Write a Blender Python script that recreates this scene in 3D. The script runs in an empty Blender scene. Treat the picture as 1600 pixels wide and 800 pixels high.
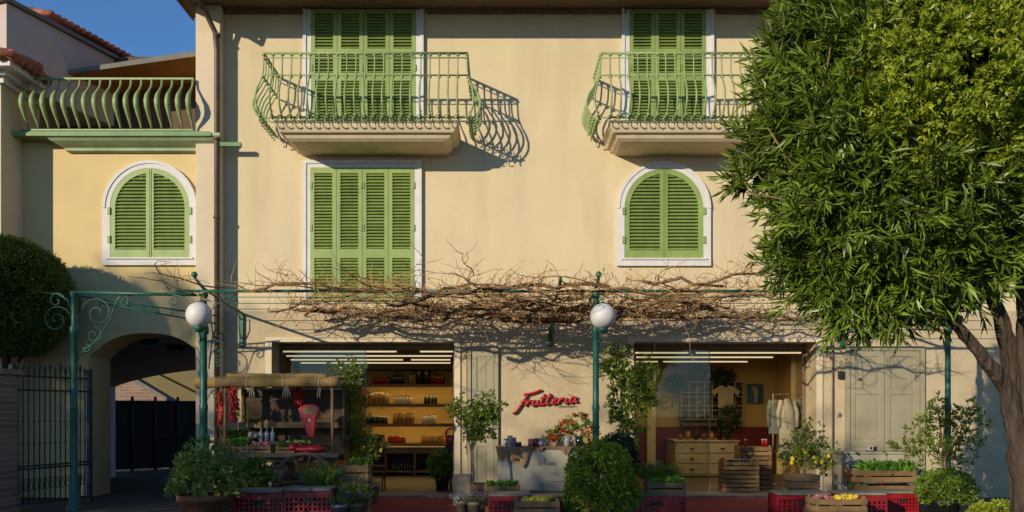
import bpy, math, random
import numpy as np
from mathutils import Vector, Matrix
random.seed(7); rng = np.random.default_rng(7)
PI = math.pi
sc = bpy.context.scene
C = sc.collection

# ------------------------------------------------------------------ camera frame (1600 x 800 survey of the place)
F = 1307.0; CX = 785.0; CY = 640.0; EYE = 1.47; DW = 14.0     # wall is the plane y = 0, camera 14 m in front of it
def at(px, py, D):
    return Vector(((px-CX)*D/F, D-DW, EYE+(CY-py)*D/F))
def wx(px, D=DW): return (px-CX)*D/F
def wz(py, D=DW): return EYE+(CY-py)*D/F

# ------------------------------------------------------------------ materials
def mat(name, col, rough=0.7, var=0.12, scale=6.0, bump=0.0, bscale=40.0, metal=0.0, island=0.0, transl=0.0,
        stain=0.0, stain_col=(0.1,0.08,0.05), stain_scale=0.8, spec=0.5, coat=0.0, streak=False, bdist=.02, objrand=0):
    m = bpy.data.materials.new(name); m.use_nodes = True
    nt = m.node_tree; N = nt.nodes; L = nt.links
    bs = N['Principled BSDF']; bs.inputs['Roughness'].default_value = rough
    bs.inputs['Metallic'].default_value = metal
    bs.inputs['Specular IOR Level'].default_value = spec
    if coat: bs.inputs['Coat Weight'].default_value = coat
    tc = N.new('ShaderNodeTexCoord'); mp = N.new('ShaderNodeMapping')
    L.new(tc.outputs['Object'], mp.inputs['Vector'])
    if streak: mp.inputs['Scale'].default_value = (1, 1, 0.15)
    nz = N.new('ShaderNodeTexNoise'); nz.inputs['Scale'].default_value = scale; nz.inputs['Detail'].default_value = 6
    L.new(mp.outputs['Vector'], nz.inputs['Vector'])
    rmp = N.new('ShaderNodeMapRange'); rmp.inputs[1].default_value = .3; rmp.inputs[2].default_value = .7
    rmp.inputs[3].default_value = 1-var; rmp.inputs[4].default_value = 1+var
    L.new(nz.outputs['Fac'], rmp.inputs[0])
    mul = N.new('ShaderNodeVectorMath'); mul.operation = 'SCALE'
    mul.inputs[0].default_value = col[:3]
    L.new(rmp.outputs[0], mul.inputs['Scale'])
    out = mul.outputs[0]
    if island:
        g = N.new('ShaderNodeNewGeometry'); r2 = N.new('ShaderNodeMapRange')
        r2.inputs[3].default_value = 1-island; r2.inputs[4].default_value = 1+island
        L.new(g.outputs['Random Per Island'], r2.inputs[0])
        m2 = N.new('ShaderNodeVectorMath'); m2.operation = 'SCALE'
        L.new(out, m2.inputs[0]); L.new(r2.outputs[0], m2.inputs['Scale']); out = m2.outputs[0]
    if objrand:
        oi = N.new('ShaderNodeObjectInfo'); r4 = N.new('ShaderNodeMapRange'); r4.inputs[3].default_value = 1-objrand; r4.inputs[4].default_value = 1+objrand
        L.new(oi.outputs['Random'], r4.inputs[0]); m4 = N.new('ShaderNodeVectorMath'); m4.operation = 'SCALE'
        L.new(out, m4.inputs[0]); L.new(r4.outputs[0], m4.inputs['Scale']); out = m4.outputs[0]
    if stain:
        n2 = N.new('ShaderNodeTexNoise'); n2.inputs['Scale'].default_value = stain_scale; n2.inputs['Detail'].default_value = 8
        mp2 = N.new('ShaderNodeMapping'); mp2.inputs['Scale'].default_value = (1.6, 1.6, .28)
        L.new(tc.outputs['Object'], mp2.inputs['Vector']); L.new(mp2.outputs[0], n2.inputs['Vector'])
        r3 = N.new('ShaderNodeMapRange'); r3.inputs[1].default_value = .48; r3.inputs[2].default_value = .72
        r3.inputs[3].default_value = 0; r3.inputs[4].default_value = stain
        L.new(n2.outputs['Fac'], r3.inputs[0])
        mx = N.new('ShaderNodeMix'); mx.data_type = 'RGBA'
        L.new(r3.outputs[0], mx.inputs[0]); L.new(out, mx.inputs[6]); mx.inputs[7].default_value = (*stain_col, 1)
        out = mx.outputs[2]
    L.new(out, bs.inputs['Base Color'])
    if bump:
        n3 = N.new('ShaderNodeTexNoise'); n3.inputs['Scale'].default_value = bscale; n3.inputs['Detail'].default_value = 5
        L.new(mp.outputs[0], n3.inputs['Vector'])
        b = N.new('ShaderNodeBump'); b.inputs['Strength'].default_value = bump; b.inputs['Distance'].default_value = bdist
        L.new(n3.outputs['Fac'], b.inputs['Height']); L.new(b.outputs[0], bs.inputs['Normal'])
    if transl:
        tr = N.new('ShaderNodeBsdfTranslucent'); ms = N.new('ShaderNodeMixShader'); ms.inputs[0].default_value = transl
        m3 = N.new('ShaderNodeVectorMath'); m3.operation = 'MULTIPLY'; m3.inputs[1].default_value = (1.5, 1.7, .6)
        L.new(out, m3.inputs[0]); L.new(m3.outputs[0], tr.inputs['Color'])
        L.new(bs.outputs[0], ms.inputs[1]); L.new(tr.outputs[0], ms.inputs[2])
        L.new(ms.outputs[0], N['Material Output'].inputs['Surface'])
    return m
def emis(name, col, s):
    m = bpy.data.materials.new(name); m.use_nodes = True; nt = m.node_tree
    nt.nodes.remove(nt.nodes['Principled BSDF']); e = nt.nodes.new('ShaderNodeEmission')
    e.inputs[0].default_value = (*col, 1); e.inputs[1].default_value = s
    nt.links.new(e.outputs[0], nt.nodes['Material Output'].inputs[0]); return m
def brickmat(name, c1, c2, mortar, scale=1.0):
    m = mat(name, c1, .85, bump=.3); nt = m.node_tree; N = nt.nodes; L = nt.links
    tc = N.new('ShaderNodeTexCoord'); mp = N.new('ShaderNodeMapping'); mp.inputs['Rotation'].default_value = (PI/2, 0, 0)
    b = N.new('ShaderNodeTexBrick'); b.inputs['Color1'].default_value = (*c1, 1); b.inputs['Color2'].default_value = (*c2, 1)
    b.inputs['Mortar'].default_value = (*mortar, 1); b.inputs['Scale'].default_value = scale
    b.inputs['Brick Width'].default_value = .26; b.inputs['Row Height'].default_value = .08; b.inputs['Mortar Size'].default_value = .01
    L.new(tc.outputs['Object'], mp.inputs[0]); L.new(mp.outputs[0], b.inputs['Vector'])
    L.new(b.outputs['Color'], N['Principled BSDF'].inputs['Base Color']); return m
def glassmat():
    m = bpy.data.materials.new('window glass'); m.use_nodes = True; nt = m.node_tree; N = nt.nodes; L = nt.links
    N.remove(N['Principled BSDF'])
    t = N.new('ShaderNodeBsdfTransparent'); t.inputs[0].default_value = (.86, .9, .86, 1)
    g = N.new('ShaderNodeBsdfGlossy'); g.inputs['Roughness'].default_value = .02
    f = N.new('ShaderNodeFresnel'); f.inputs[0].default_value = 1.45
    ms = N.new('ShaderNodeMixShader'); L.new(f.outputs[0], ms.inputs[0]); L.new(t.outputs[0], ms.inputs[1]); L.new(g.outputs[0], ms.inputs[2])
    L.new(ms.outputs[0], N['Material Output'].inputs[0]); return m

M = dict(
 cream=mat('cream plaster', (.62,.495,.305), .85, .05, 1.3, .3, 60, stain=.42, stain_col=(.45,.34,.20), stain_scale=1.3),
 slab=mat('balcony slab plaster', (.66,.53,.34), .8, .08, 3, .2, 60, stain=.35, stain_col=(.36,.27,.17), stain_scale=2.5),
 yellow=mat('yellow plaster', (.63,.465,.215), .85, .05, 1.3, .3, 60, stain=.3, stain_col=(.42,.28,.14), stain_scale=.5),
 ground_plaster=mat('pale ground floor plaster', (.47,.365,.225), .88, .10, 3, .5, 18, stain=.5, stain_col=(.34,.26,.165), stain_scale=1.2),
 pilaster=mat('pale corner plaster', (.62,.50,.34), .85, .06, 2, .2, 50, stain=.2, stain_col=(.4,.3,.2)),
 lilac=mat('greyish pink plaster', (.50,.40,.36), .85, .06, 2, .2, 50),
 white=mat('white stone surround', (.62,.58,.55), .7, .05, 8, .1, 60),
 door=mat('cream painted door', (.31,.265,.17), .6, .08, 3, .15, 30, stain=.25, stain_col=(.24,.19,.13)),
 shutter=mat('green shutter paint', (.235,.31,.08), .5, .10, 5, .08, 80, stain=.4, stain_col=(.15,.20,.07), stain_scale=4, objrand=.09),
 rail=mat('pale green iron paint', (.25,.32,.12), .5, .12, 14, .1, 90, stain=.3, stain_col=(.08,.12,.04), stain_scale=5),
 cornice=mat('green cornice paint', (.15,.25,.09), .6, .12, 4, .1, 50, stain=.4, stain_col=(.05,.10,.04), stain_scale=2),
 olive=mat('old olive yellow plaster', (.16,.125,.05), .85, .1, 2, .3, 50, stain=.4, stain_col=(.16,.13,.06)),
 moulding=mat('pale green moulding paint', (.34,.40,.22), .6, .1, 4, .1, 50, stain=.4, stain_col=(.16,.24,.09), stain_scale=2),
 teal=mat('dark green iron paint', (.012,.10,.065), .42, .15, 10, .1, 60, stain=.3, stain_col=(.03,.05,.03), stain_scale=4),
 gate=mat('dark weathered iron', (.015,.030,.028), .5, .2, 12, .1, 60),
 brown=mat('dark brown timber', (.17,.105,.065), .7, .2, 8, .3, 40),
 orange=mat('orange brown timber', (.30,.13,.03), .7, .2, 4, .3, 20),
 darkwood=mat('stained timber screen', (.075,.038,.016), .7, .3, 4, .3, 20, streak=True),
 pipe=mat('brown copper pipe', (.10,.065,.045), .5, .2, 6, .1, 40, stain=.5, stain_col=(.03,.07,.035), stain_scale=1.0),
 tile=mat('terracotta roof tile', (.36,.11,.05), .8, .3, 9, .3, 30, island=.2),
 slate=mat('grey roofing', (.16,.15,.13), .8, .15, 4, .3, 30),
 ground=mat('worn asphalt', (.045,.040,.036), .9, .25, 1.2, .5, 40),
 carpet=mat('red carpet', (.22,.008,.014), .95, .2, 5, .4, 120, stain=.35, stain_col=(.09,.012,.012), stain_scale=1.5),
 red=mat('red plastic', (.27,.006,.012), .45, .25, 5, .06, 40, stain=.4, stain_col=(.10,.012,.010), stain_scale=3),
 redpaint=mat('glossy red enamel', (.40,.008,.012), .3, .1, 6, 0, coat=.3),
 redsign=mat('red sign enamel', (.36,.006,.012), .4, .08, 6),
 wood=mat('crate wood', (.21,.12,.046), .8, .25, 7, .3, 60, island=.25),
 oldwood=mat('old grey wood', (.12,.08,.05), .85, .3, 6, .4, 50, island=.2),
 plank=mat('light grey board', (.20,.175,.13), .8, .2, 5, .3, 40),
 bamboo=mat('straw matting', (.28,.17,.05), .85, .3, 40, .6, 90, streak=False),
 terra=mat('terracotta', (.25,.085,.033), .8, .2, 5, .2, 40, stain=.35, stain_col=(.16,.08,.05)),
 metal=mat('galvanised metal', (.28,.27,.25), .45, .2, 8, .1, 30, metal=.6),
 greypot=mat('beige clay pot', (.24,.195,.14), .8, .15, 8, .2, 40),
 soil=mat('soil', (.03,.02,.013), .95, .3, 30, .5, 60),
 burlap=mat('burlap cloth', (.33,.19,.09), .95, .15, 12, .5, 150),
 panel=mat('white painted panel', (.36,.32,.235), .6, .05, 3, .08, 30),
 globe=mat('opal glass globe', (.62,.59,.57), .5, .03, 3, spec=.4),
 bark=mat('brown bark', (.065,.042,.027), .9, .5, 22, 1.0, 28, streak=True, stain=.75, stain_col=(.022,.014,.009), stain_scale=11, bdist=.07),
 bark_pale=mat('pale thin stem bark', (.20,.13,.065), .85, .2, 10, .3, 40),
 vine=mat('dry vine wood', (.48,.27,.10), .9, .3, 10, .4, 40, island=.35),
 vinewood=mat('old vine wood', (.17,.10,.05), .95, .4, 12, .8, 40, stain=.4, stain_col=(.07,.04,.02), stain_scale=6),
 dryleaf=mat('dry vine leaf', (.36,.21,.07), .85, .2, 9, island=.4, transl=.25),
 leafA=mat('narrow dark leaf', (.125,.178,.016), .42, .35, 1.5, island=.65, transl=.2),
 leafB=mat('yellow green leaf', (.27,.31,.022), .42, .15, 2.0, island=.45, transl=.3),
 topiary=mat('clipped hedge leaf', (.11,.14,.012), .45, .2, 3, island=.5, transl=.2),
 leafC=mat('citrus leaf', (.15,.20,.02), .4, .2, 4, island=.5, transl=.3),
 leafD=mat('herb leaf', (.125,.19,.018), .5, .2, 6, island=.5, transl=.3),
 leafBush=mat('bright bush leaf', (.17,.235,.02), .5, .25, 4, island=.5, transl=.3),
 leafE=mat('grey green herb leaf', (.13,.185,.03), .6, .2, 6, island=.4, transl=.2),
 leafBright=mat('lettuce leaf', (.12,.27,.025), .5, .2, 8, island=.5, transl=.3),
 leafDark=mat('deep green leaf', (.022,.050,.012), .5, .2, 6, island=.5, transl=.2),
 lemon=mat('lemon peel', (.62,.42,.02), .45, .12, 20, .1, 60),
 shade=mat('painted inner leaf shade', (.010,.018,.005), 1.0, .3, 9, 0, spec=0),  # near-black colour stands in for the shade deep inside crowns
 petal_p=mat('mauve petals', (.30,.17,.26), .6, .2, 9, island=.4, transl=.2),
 petal_w=mat('white petals', (.5,.5,.48), .6, .1, 9, island=.2, transl=.2),
 petal_r=mat('coral red petals', (.50,.07,.035), .6, .2, 9, island=.4, transl=.2),
 petal_o=mat('orange pink petals', (.55,.20,.09), .6, .2, 9, island=.4, transl=.2),
 petal_y=mat('yellow petals', (.60,.42,.03), .6, .2, 9, island=.3, transl=.2),
 tomato=mat('ripe tomato', (.45,.03,.012), .35, .15, 9),
 chili=mat('dried chili', (.42,.012,.008), .35, .2, 12, island=.35),
 onion=mat('pale onion', (.55,.40,.33), .5, .2, 12, island=.3),
 radish=mat('pink radish', (.45,.14,.16), .5, .3, 20, island=.4),
 potato=mat('brown potato', (.32,.19,.09), .8, .2, 12, island=.3),
 cabbage=mat('pale green vegetable', (.32,.42,.06), .5, .2, 9, island=.3),
 shopwall=mat('ochre shop wall', (.44,.31,.11), .85, .08, 2, .1, 30),
 maroon=mat('dark red wainscot', (.12,.006,.010), .6, .1, 3),
 shopfloor=mat('brown floor tile', (.075,.055,.035), .5, .2, 3, .1, 20),
 shopceil=mat('shop ceiling', (.34,.24,.11), .85, .08, 2),
 shelf=mat('dark shelf board', (.12,.06,.022), .6, .15, 6),
 pale=mat('pale shelf paint', (.42,.34,.20), .6, .1, 5),
 bottle=mat('dark green bottle glass', (.012,.022,.012), .12, .1, 4, spec=.8),
 redbottle=mat('red sauce', (.22,.010,.006), .15, .1, 4, spec=.8),
 jar=mat('amber jar', (.30,.15,.035), .15, .2, 6, spec=.8),
 label=mat('paper label', (.55,.5,.4), .7, .1, 12),
 clearglass=mat('frosted clear jar', (.38,.38,.36), .12, .1, 6, spec=.9),
 black=mat('matt black', (.012,.012,.012), .6, .1, 6),
 dark=mat('dark mesh panel', (.016,.015,.014), .7, .2, 12, .2, 60),
 blue=mat('deep blue poster', (.02,.07,.13), .6, .2, 5),
 cloth1=mat('white cotton', (.27,.23,.155), .9, .08, 6, .3, 20),
 cloth2=mat('grey green cotton', (.085,.09,.07), .9, .08, 6, .3, 20),
 brick=brickmat('brick wall', (.20,.11,.08), (.27,.17,.13), (.25,.22,.19)),
 glass=glassmat(),
 tube=emis('lit fluorescent tube', (1,.82,.5), .8),
 led=emis('lit shelf strip', (1,.66,.2), 26),
)

# ------------------------------------------------------------------ mesh builder
class MB:
    def __init__(s): s.v = []; s.f = []; s.sm = []; s.mi = []; s.cur = 0
    def add(s, vs, fs, smooth=False):
        o = len(s.v); s.v.extend([tuple(v) for v in vs])
        for f in fs: s.f.append(tuple(i+o for i in f)); s.sm.append(smooth); s.mi.append(s.cur)
        return s
    def box(s, x0, x1, y0, y1, z0, z1, rot=None, org=None):
        vs = [Vector(p) for p in ((x0,y0,z0),(x1,y0,z0),(x1,y1,z0),(x0,y1,z0),(x0,y0,z1),(x1,y0,z1),(x1,y1,z1),(x0,y1,z1))]
        if rot is not None:
            o = Vector(org) if org is not None else Vector(((x0+x1)/2,(y0+y1)/2,(z0+z1)/2))
            vs = [rot @ (v-o) + o for v in vs]
        return s.add(vs, [(0,3,2,1),(4,5,6,7),(0,1,5,4),(1,2,6,5),(2,3,7,6),(3,0,4,7)])
    def prism(s, pts, y0, y1):                        # outline in x,z extruded along y
        n = len(pts)
        vs = [(p[0], y0, p[1]) for p in pts]+[(p[0], y1, p[1]) for p in pts]
        fs = [tuple(range(n)), tuple(range(2*n-1, n-1, -1))]+[(i, i+n, (i+1)%n+n, (i+1)%n) for i in range(n)]
        return s.add(vs, fs)
    def tube(s, pts, r, n=6, cap=True, smooth=True):
        pts = [Vector(p) for p in pts]; k = len(pts)
        rs = r if isinstance(r, (list, tuple)) else [r]*k
        vs = []; prev = None
        for i, p in enumerate(pts):
            t = (pts[min(i+1,k-1)]-pts[max(i-1,0)])
            if t.length < 1e-7: t = Vector((0,0,1))
            t.normalize()
            if prev is None:
                a = Vector((0,0,1)) if abs(t.z) < .9 else Vector((1,0,0))
                u = t.cross(a).normalized()
            else:
                u = (prev - t*prev.dot(t))
                u = u.normalized() if u.length > 1e-6 else t.cross(Vector((1,0,.3))).normalized()
            prev = u; w = t.cross(u)
            for j in range(n):
                a = 2*PI*j/n; vs.append(p+(u*math.cos(a)+w*math.sin(a))*rs[i])
        fs = [(i*n+j, i*n+(j+1)%n, (i+1)*n+(j+1)%n, (i+1)*n+j) for i in range(k-1) for j in range(n)]
        if cap: fs += [tuple(range(n-1,-1,-1)), tuple((k-1)*n+j for j in range(n))]
        return s.add(vs, fs, smooth)
    def lathe(s, c, prof, n=20, smooth=True):        # prof: (radius, z) list, closed where r = 0
        c = Vector(c); vs = []; k = len(prof)
        for r, z in prof:
            for j in range(n):
                a = 2*PI*j/n; vs.append((c.x+max(r,1e-4)*math.cos(a), c.y+max(r,1e-4)*math.sin(a), c.z+z))
        fs = [(i*n+j, i*n+(j+1)%n, (i+1)*n+(j+1)%n, (i+1)*n+j) for i in range(k-1) for j in range(n)]
        return s.add(vs, fs, smooth)
    def ball(s, c, rx, ry=None, rz=None, n=10, k=7, jit=0):
        ry = ry or rx; rz = rz or rx; vs = []
        for i in range(k+1):
            th = PI*i/k
            for j in range(n):
                a = 2*PI*j/n; q = 1+random.uniform(-jit, jit)
                vs.append((c[0]+rx*q*math.sin(th)*math.cos(a), c[1]+ry*q*math.sin(th)*math.sin(a), c[2]+rz*q*math.cos(th)))
        fs = [(i*n+j, (i+1)*n+j, (i+1)*n+(j+1)%n, i*n+(j+1)%n) for i in range(k) for j in range(n)]
        return s.add(vs, fs, True)
    def raw(s, V, Fs):                               # numpy arrays
        o = len(s.v); s.v.extend(map(tuple, V.tolist())); 
        Fs = (Fs+o).tolist(); s.f.extend(map(tuple, Fs)); s.sm.extend([False]*len(Fs)); s.mi.extend([s.cur]*len(Fs)); return s
    def build(s, name, m, parent=None, bevel=0, loc=None):
        me = bpy.data.meshes.new(name); 
        vs = s.v
        if loc is not None: vs = [(a-loc[0], b-loc[1], c-loc[2]) for a, b, c in vs]
        me.from_pydata(vs, [], s.f)
        for mm in (m if isinstance(m, list) else [m]): me.materials.append(M[mm] if isinstance(mm, str) else mm)
        me.polygons.foreach_set('use_smooth', s.sm); me.polygons.foreach_set('material_index', s.mi); me.update()
        o = bpy.data.objects.new(name, me); C.objects.link(o)
        if loc is not None: o.location = loc
        if parent is not None: o.parent = parent; 
        if bevel:
            b = o.modifiers.new('bevel', 'BEVEL'); b.width = bevel; b.segments = 2; b.limit_method = 'ANGLE'
        return o
def tag(o, label=None, cat=None, group=None, kind=None):
    if label: o['label'] = label
    if cat: o['category'] = cat
    if group: o['group'] = group
    if kind: o['kind'] = kind
    return o
def thing(name, label, cat, loc=(0,0,0), rz=0, group=None):
    o = bpy.data.objects.new(name, None); o.location = loc; o.rotation_euler.z = rz; o.empty_display_size = .1
    C.objects.link(o); return tag(o, label, cat, group)
def split(o):
    """give every loose piece of a part its own object"""
    me = o.data; par = list(range(len(me.vertices)))
    def find(a):
        while par[a] != a: par[a] = par[par[a]]; a = par[a]
        return a
    for e in me.edges: a, b = find(e.vertices[0]), find(e.vertices[1]); par[a] = b
    g = {}
    for p in me.polygons: g.setdefault(find(p.vertices[0]), []).append(p)
    if len(g) < 2: return
    for ps in list(g.values()):
        mb = MB(); ids = sorted({v for p in ps for v in p.vertices}); mp = {v:i for i, v in enumerate(ids)}
        mb.add([me.vertices[v].co for v in ids], [tuple(mp[v] for v in p.vertices) for p in ps], ps[0].use_smooth)
        n = mb.build(o.name.split('.')[0], me.materials[0], o.parent); n.location = o.location
    bpy.data.objects.remove(o)
def struct(o): o['kind'] = 'structure'; return o
def copy_tree(o, parent=None):
    c = o.copy(); C.objects.link(c); c.parent = parent
    for ch in [x for x in bpy.data.objects if x.parent == o]: copy_tree(ch, c)
    return c
def place(src, loc, rz=0, label=None, group=None, scale=None):
    c = copy_tree(src); c.location = loc; c.rotation_euler.z = rz
    if scale: c.scale = (scale,)*3
    if label: c['label'] = label
    if group: c['group'] = group
    return c

# ------------------------------------------------------------------ leaves
def unit(a): return a/np.maximum(np.linalg.norm(a, axis=1, keepdims=True), 1e-9)
def leaves(mb, P, Dr, L, W, fold=.25, curl=.15):
    """one folded two-triangle-pair leaf at each P growing along Dr"""
    n = len(P); Dr = unit(Dr); L = np.broadcast_to(L, n)[:,None]; W = np.broadcast_to(W, n)[:,None]
    R = unit(rng.normal(size=(n,3))); S = unit(np.cross(Dr, R)); Nn = np.cross(S, Dr)
    mid = P+Dr*L*.45
    a = P; b = mid+S*W*.5+Nn*W*fold; c = P+Dr*L-Nn*L*curl; d = mid-S*W*.5+Nn*W*fold
    V = np.stack([a,b,c,d], 1).reshape(-1,3); i = np.arange(n)*4
    Fs = np.concatenate([np.stack([i,i+1,i+2],1), np.stack([i,i+2,i+3],1)])
    mb.raw(V, Fs)
def sph(n): return unit(rng.normal(size=(n,3)))
def lump(U, seed, k=9, amp=.16, sharp=3.0):
    r2 = np.random.default_rng(seed); Dk = unit(r2.normal(size=(k,3))); A = r2.uniform(.3,1,k)*amp
    d = U@Dk.T; return 1+(A*np.exp(sharp*(d-1))).sum(1)*1.0 - amp*.4
def bush_mb(c, rad, n, L, W, seed=1, shell=.45, spread=.9, up=.3, amp=.18, per=6, sharp=5.0, bottom=None, k=14):
    """foliage: clusters of leaves in the outer shell of an uneven ellipsoid"""
    mb = MB(); U = sph(n); q = lump(U, seed, k=k, amp=amp, sharp=sharp)
    rr = (1-shell*rng.random(n)**1.7)*q
    P = np.array(c)+U*rr[:,None]*np.array(rad)
    if bottom is not None: k2 = P[:,2] > bottom+rng.random(n)*.05; P = P[k2]; U = U[k2]
    P = np.repeat(P, per, 0); U2 = np.repeat(U, per, 0)
    Dr = U2+rng.normal(size=P.shape)*spread+np.array([0,0,up])
    P = P+rng.normal(size=P.shape)*L*.18
    leaves(mb, P, Dr, L*(.7+.6*rng.random(len(P))), W*(.7+.6*rng.random(len(P)))); return mb

# ================================================================== GROUND
mb = MB(); mb.add([(-150,-150,0),(150,-150,0),(150,300,0),(-150,300,0)], [(0,1,2,3)])
struct(mb.build('ground', 'ground'))
mb = MB()
for i in range(24):
    for j in range(6):
        x = wx(560)+i*.24; 
mb.add([(-2.55,-3.3,.006),(4.85,-3.3,.006),(4.85,-.02,.006),(-2.55,-.02,.006)], [(0,1,2,3)])
tag(mb.build('red_carpet', 'carpet'), 'red carpet laid on the ground across both shop doorways', 'carpet')

# ================================================================== MAIN HOUSE
S1 = (wx(425), wx(710)); S2 = (wx(990), wx(1275)); ZT = 2.60; REV = .58; XL = wx(314); XR = 12.5; ZG = 3.12; ZE = 8.17; YB = 5.0
house = thing('house', 'cream plastered house with green shutters, two balconies and two open shopfronts', 'building', (0,0,0))
def panel_wall(mb, xs, zs, holes, y0, y1):
    """front and back skins of a wall with rectangular holes and their reveals"""
    for i in range(len(xs)-1):
        for j in range(len(zs)-1):
            xa, xb, za, zb = xs[i], xs[i+1], zs[j], zs[j+1]
            h = any(a-1e-4 <= xa and xb <= b+1e-4 and c-1e-4 <= za and zb <= d+1e-4 for a,b,c,d in holes)
            if not h:
                mb.add([(xa,y0,za),(xb,y0,za),(xb,y0,zb),(xa,y0,zb)], [(0,1,2,3)])
                mb.add([(xa,y1,za),(xb,y1,za),(xb,y1,zb),(xa,y1,zb)], [(3,2,1,0)])
    for a,b,c,d in holes:
        mb.add([(a,y0,c),(a,y1,c),(a,y1,d),(a,y0,d)], [(3,2,1,0)])
        mb.add([(b,y0,c),(b,y1,c),(b,y1,d),(b,y0,d)], [(0,1,2,3)])
        mb.add([(a,y0,d),(b,y0,d),(b,y1,d),(a,y1,d)], [(0,1,2,3)])
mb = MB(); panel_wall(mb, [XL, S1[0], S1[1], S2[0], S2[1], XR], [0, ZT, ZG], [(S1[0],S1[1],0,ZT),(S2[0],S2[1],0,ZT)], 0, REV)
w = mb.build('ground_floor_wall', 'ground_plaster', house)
mb = MB(); mb.box(XL, XR, .003, REV, ZG, ZE+.3); mb.build('upper_wall', 'cream', house)
mb = MB(); mb.box(XL, XR, YB+.02, YB+.3, 0, ZE+.3); mb.box(XL, XL+.25, REV+.005, YB+.015, 0, ZE+.3); mb.box(XR-.25, XR, REV+.005, YB+.015, 0, ZE+.3)
mb.build('rear_wall', 'cream', house)
# corner pilaster
mb = MB(); mb.box(XL-.02, wx(350), -.19, -.002, 0, ZE-.01); mb.build('corner_pilaster', 'pilaster', house, bevel=.01)
# eave: soffit, rafters hidden, fascia, gutter
mb = MB(); mb.box(XL-.22, XR, -1.12, 0.3, ZE, ZE+.05); mb.box(XL-.25, XR, -1.18, -1.122, ZE-.05, ZE+.2)
mb.box(XL-.25, XL-.222, -1.12, .3, ZE-.05, ZE+.2); mb.build('eave', 'brown', house)
mb = MB(); mb.tube([(XL-.3,-1.26,ZE+.05),(XR,-1.26,ZE+.05)], .075, 10); mb.build('gutter', 'pipe', house)
mb = MB(); mb.box(XL, wx(478), -.05, -.003, ZE-.09, ZE-.005); mb.box(wx(668), wx(978), -.05, -.003, ZE-.09, ZE-.005); mb.box(wx(1120), XR, -.05, -.003, ZE-.09, ZE-.005)
mb.build('eave_moulding', 'brown', house)
mb = MB()
for r in range(8):
    for i in range(60):
        x = XL-.2+i*.3
        mb.tube([(x, -1.25+r*.45, ZE+.27+r*.17), (x, -1.25+(r+1)*.47, ZE+.25+(r+1)*.17)], .10, 6)
mb.build('roof', 'tile', house)
# downpipe
dp = MB(); pts = [(wx(322), -1.2, ZE+.02), (wx(325), -1.1, ZE-.18), (wx(333), -.55, wz(30)), (wx(345), -.28, wz(62)), (wx(347), -.26, wz(90)), (wx(347), -.26, .05)]
dp.tube(pts, .042, 10)
for py in (66, 225, 345, 480, 620): dp.lathe((wx(347), -.26, wz(py)), [(.043,-.02),(.058,-.02),(.058,.02),(.043,.02)], 12)
dp.build('downpipe', 'pipe', house)
mb = MB(); mb.box(wx(352), wx(384), -.27, -.20, wz(236), wz(230)); mb.build('gutter_spout', 'cornice', house)

# surrounds + shutters ---------------------------------------------------------
def leaf_rect(x0, x1, z0, z1, parts, parent, y=-.035, hinge=None):
    """a louvred leaf; parts: list of (za, zb) louvred fields"""
    mb = MB(); st = (x1-x0)*.155; g = .003
    mb.box(x0+g, x0+st, y-.02, y+.02, z0, z1); mb.box(x1-st, x1-g, y-.02, y+.02, z0, z1)
    zs = [z0]+[v for p in parts for v in p]+[z1]
    for i in range(0, len(zs), 2): mb.box(x0+st, x1-st, y-.02, y+.02, zs[i], zs[i+1])
    for za, zb in parts:
        n = max(3, int(round((zb-za)/.052)))
        for i in range(n):
            z = za+(i+.5)*(zb-za)/n
            mb.box(x0+st, x1-st, y-.026, y+.022, z-.005, z+.005, Matrix.Rotation(math.radians(38+random.uniform(-5,5)), 3, 'X') @ Matrix.Rotation(random.uniform(-.006,.006), 3, 'Y'))
        mb.box(x0+st, x1-st, y+.026, y+.03, za, zb)
    for k, zc in enumerate((z0+.25, (z0+z1)/2+.1, z1-.3)):
        for xx in ((x0+.012,) if hinge == 'l' else (x1-.012,) if hinge == 'r' else ()):
            mb.box(xx-.018, xx+.018, y-.034, y-.0205, zc-.055, zc+.055)
    return mb.build('shutter', 'shutter', parent)
def surround_rect(x0, x1, z0, z1, w, sill=False, bottom=True):
    mb = MB()
    for k, (ww, yy) in enumerate(((w, -.05), (w*.45, -.068))):
        a = w if k == 0 else w; o = w-ww if k else 0
        xa, xb, zt = x0-w, x1+w, z1+w
        if k == 0:
            mb.box(xa, x0, yy, -.002, z0, zt); mb.box(x1, xb, yy, -.002, z0, zt); mb.box(x0, x1, yy, -.002, z1, zt)
        else:
            mb.box(xa-.002, xa+ww, yy, -.0505, z0, zt+.002); mb.box(xb-ww, xb+.002, yy, -.0505, z0, zt+.002); mb.box(xa+ww, xb-ww, yy, -.0505, zt-ww, zt+.002)
    return mb.build('window', 'white', house)
# middle window, four leaves
sw = surround_rect(wx(486), wx(648), wz(470), wz(263), .12)
for i in range(4):
    a = wx(486)+(wx(648)-wx(486))*i/4; b = wx(486)+(wx(648)-wx(486))*(i+1)/4
    leaf_rect(a, b, wz(470), wz(263), [(wz(462), wz(404)), (wz(390), wz(272))], sw, hinge='l' if i%2 == 0 else 'r')
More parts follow.
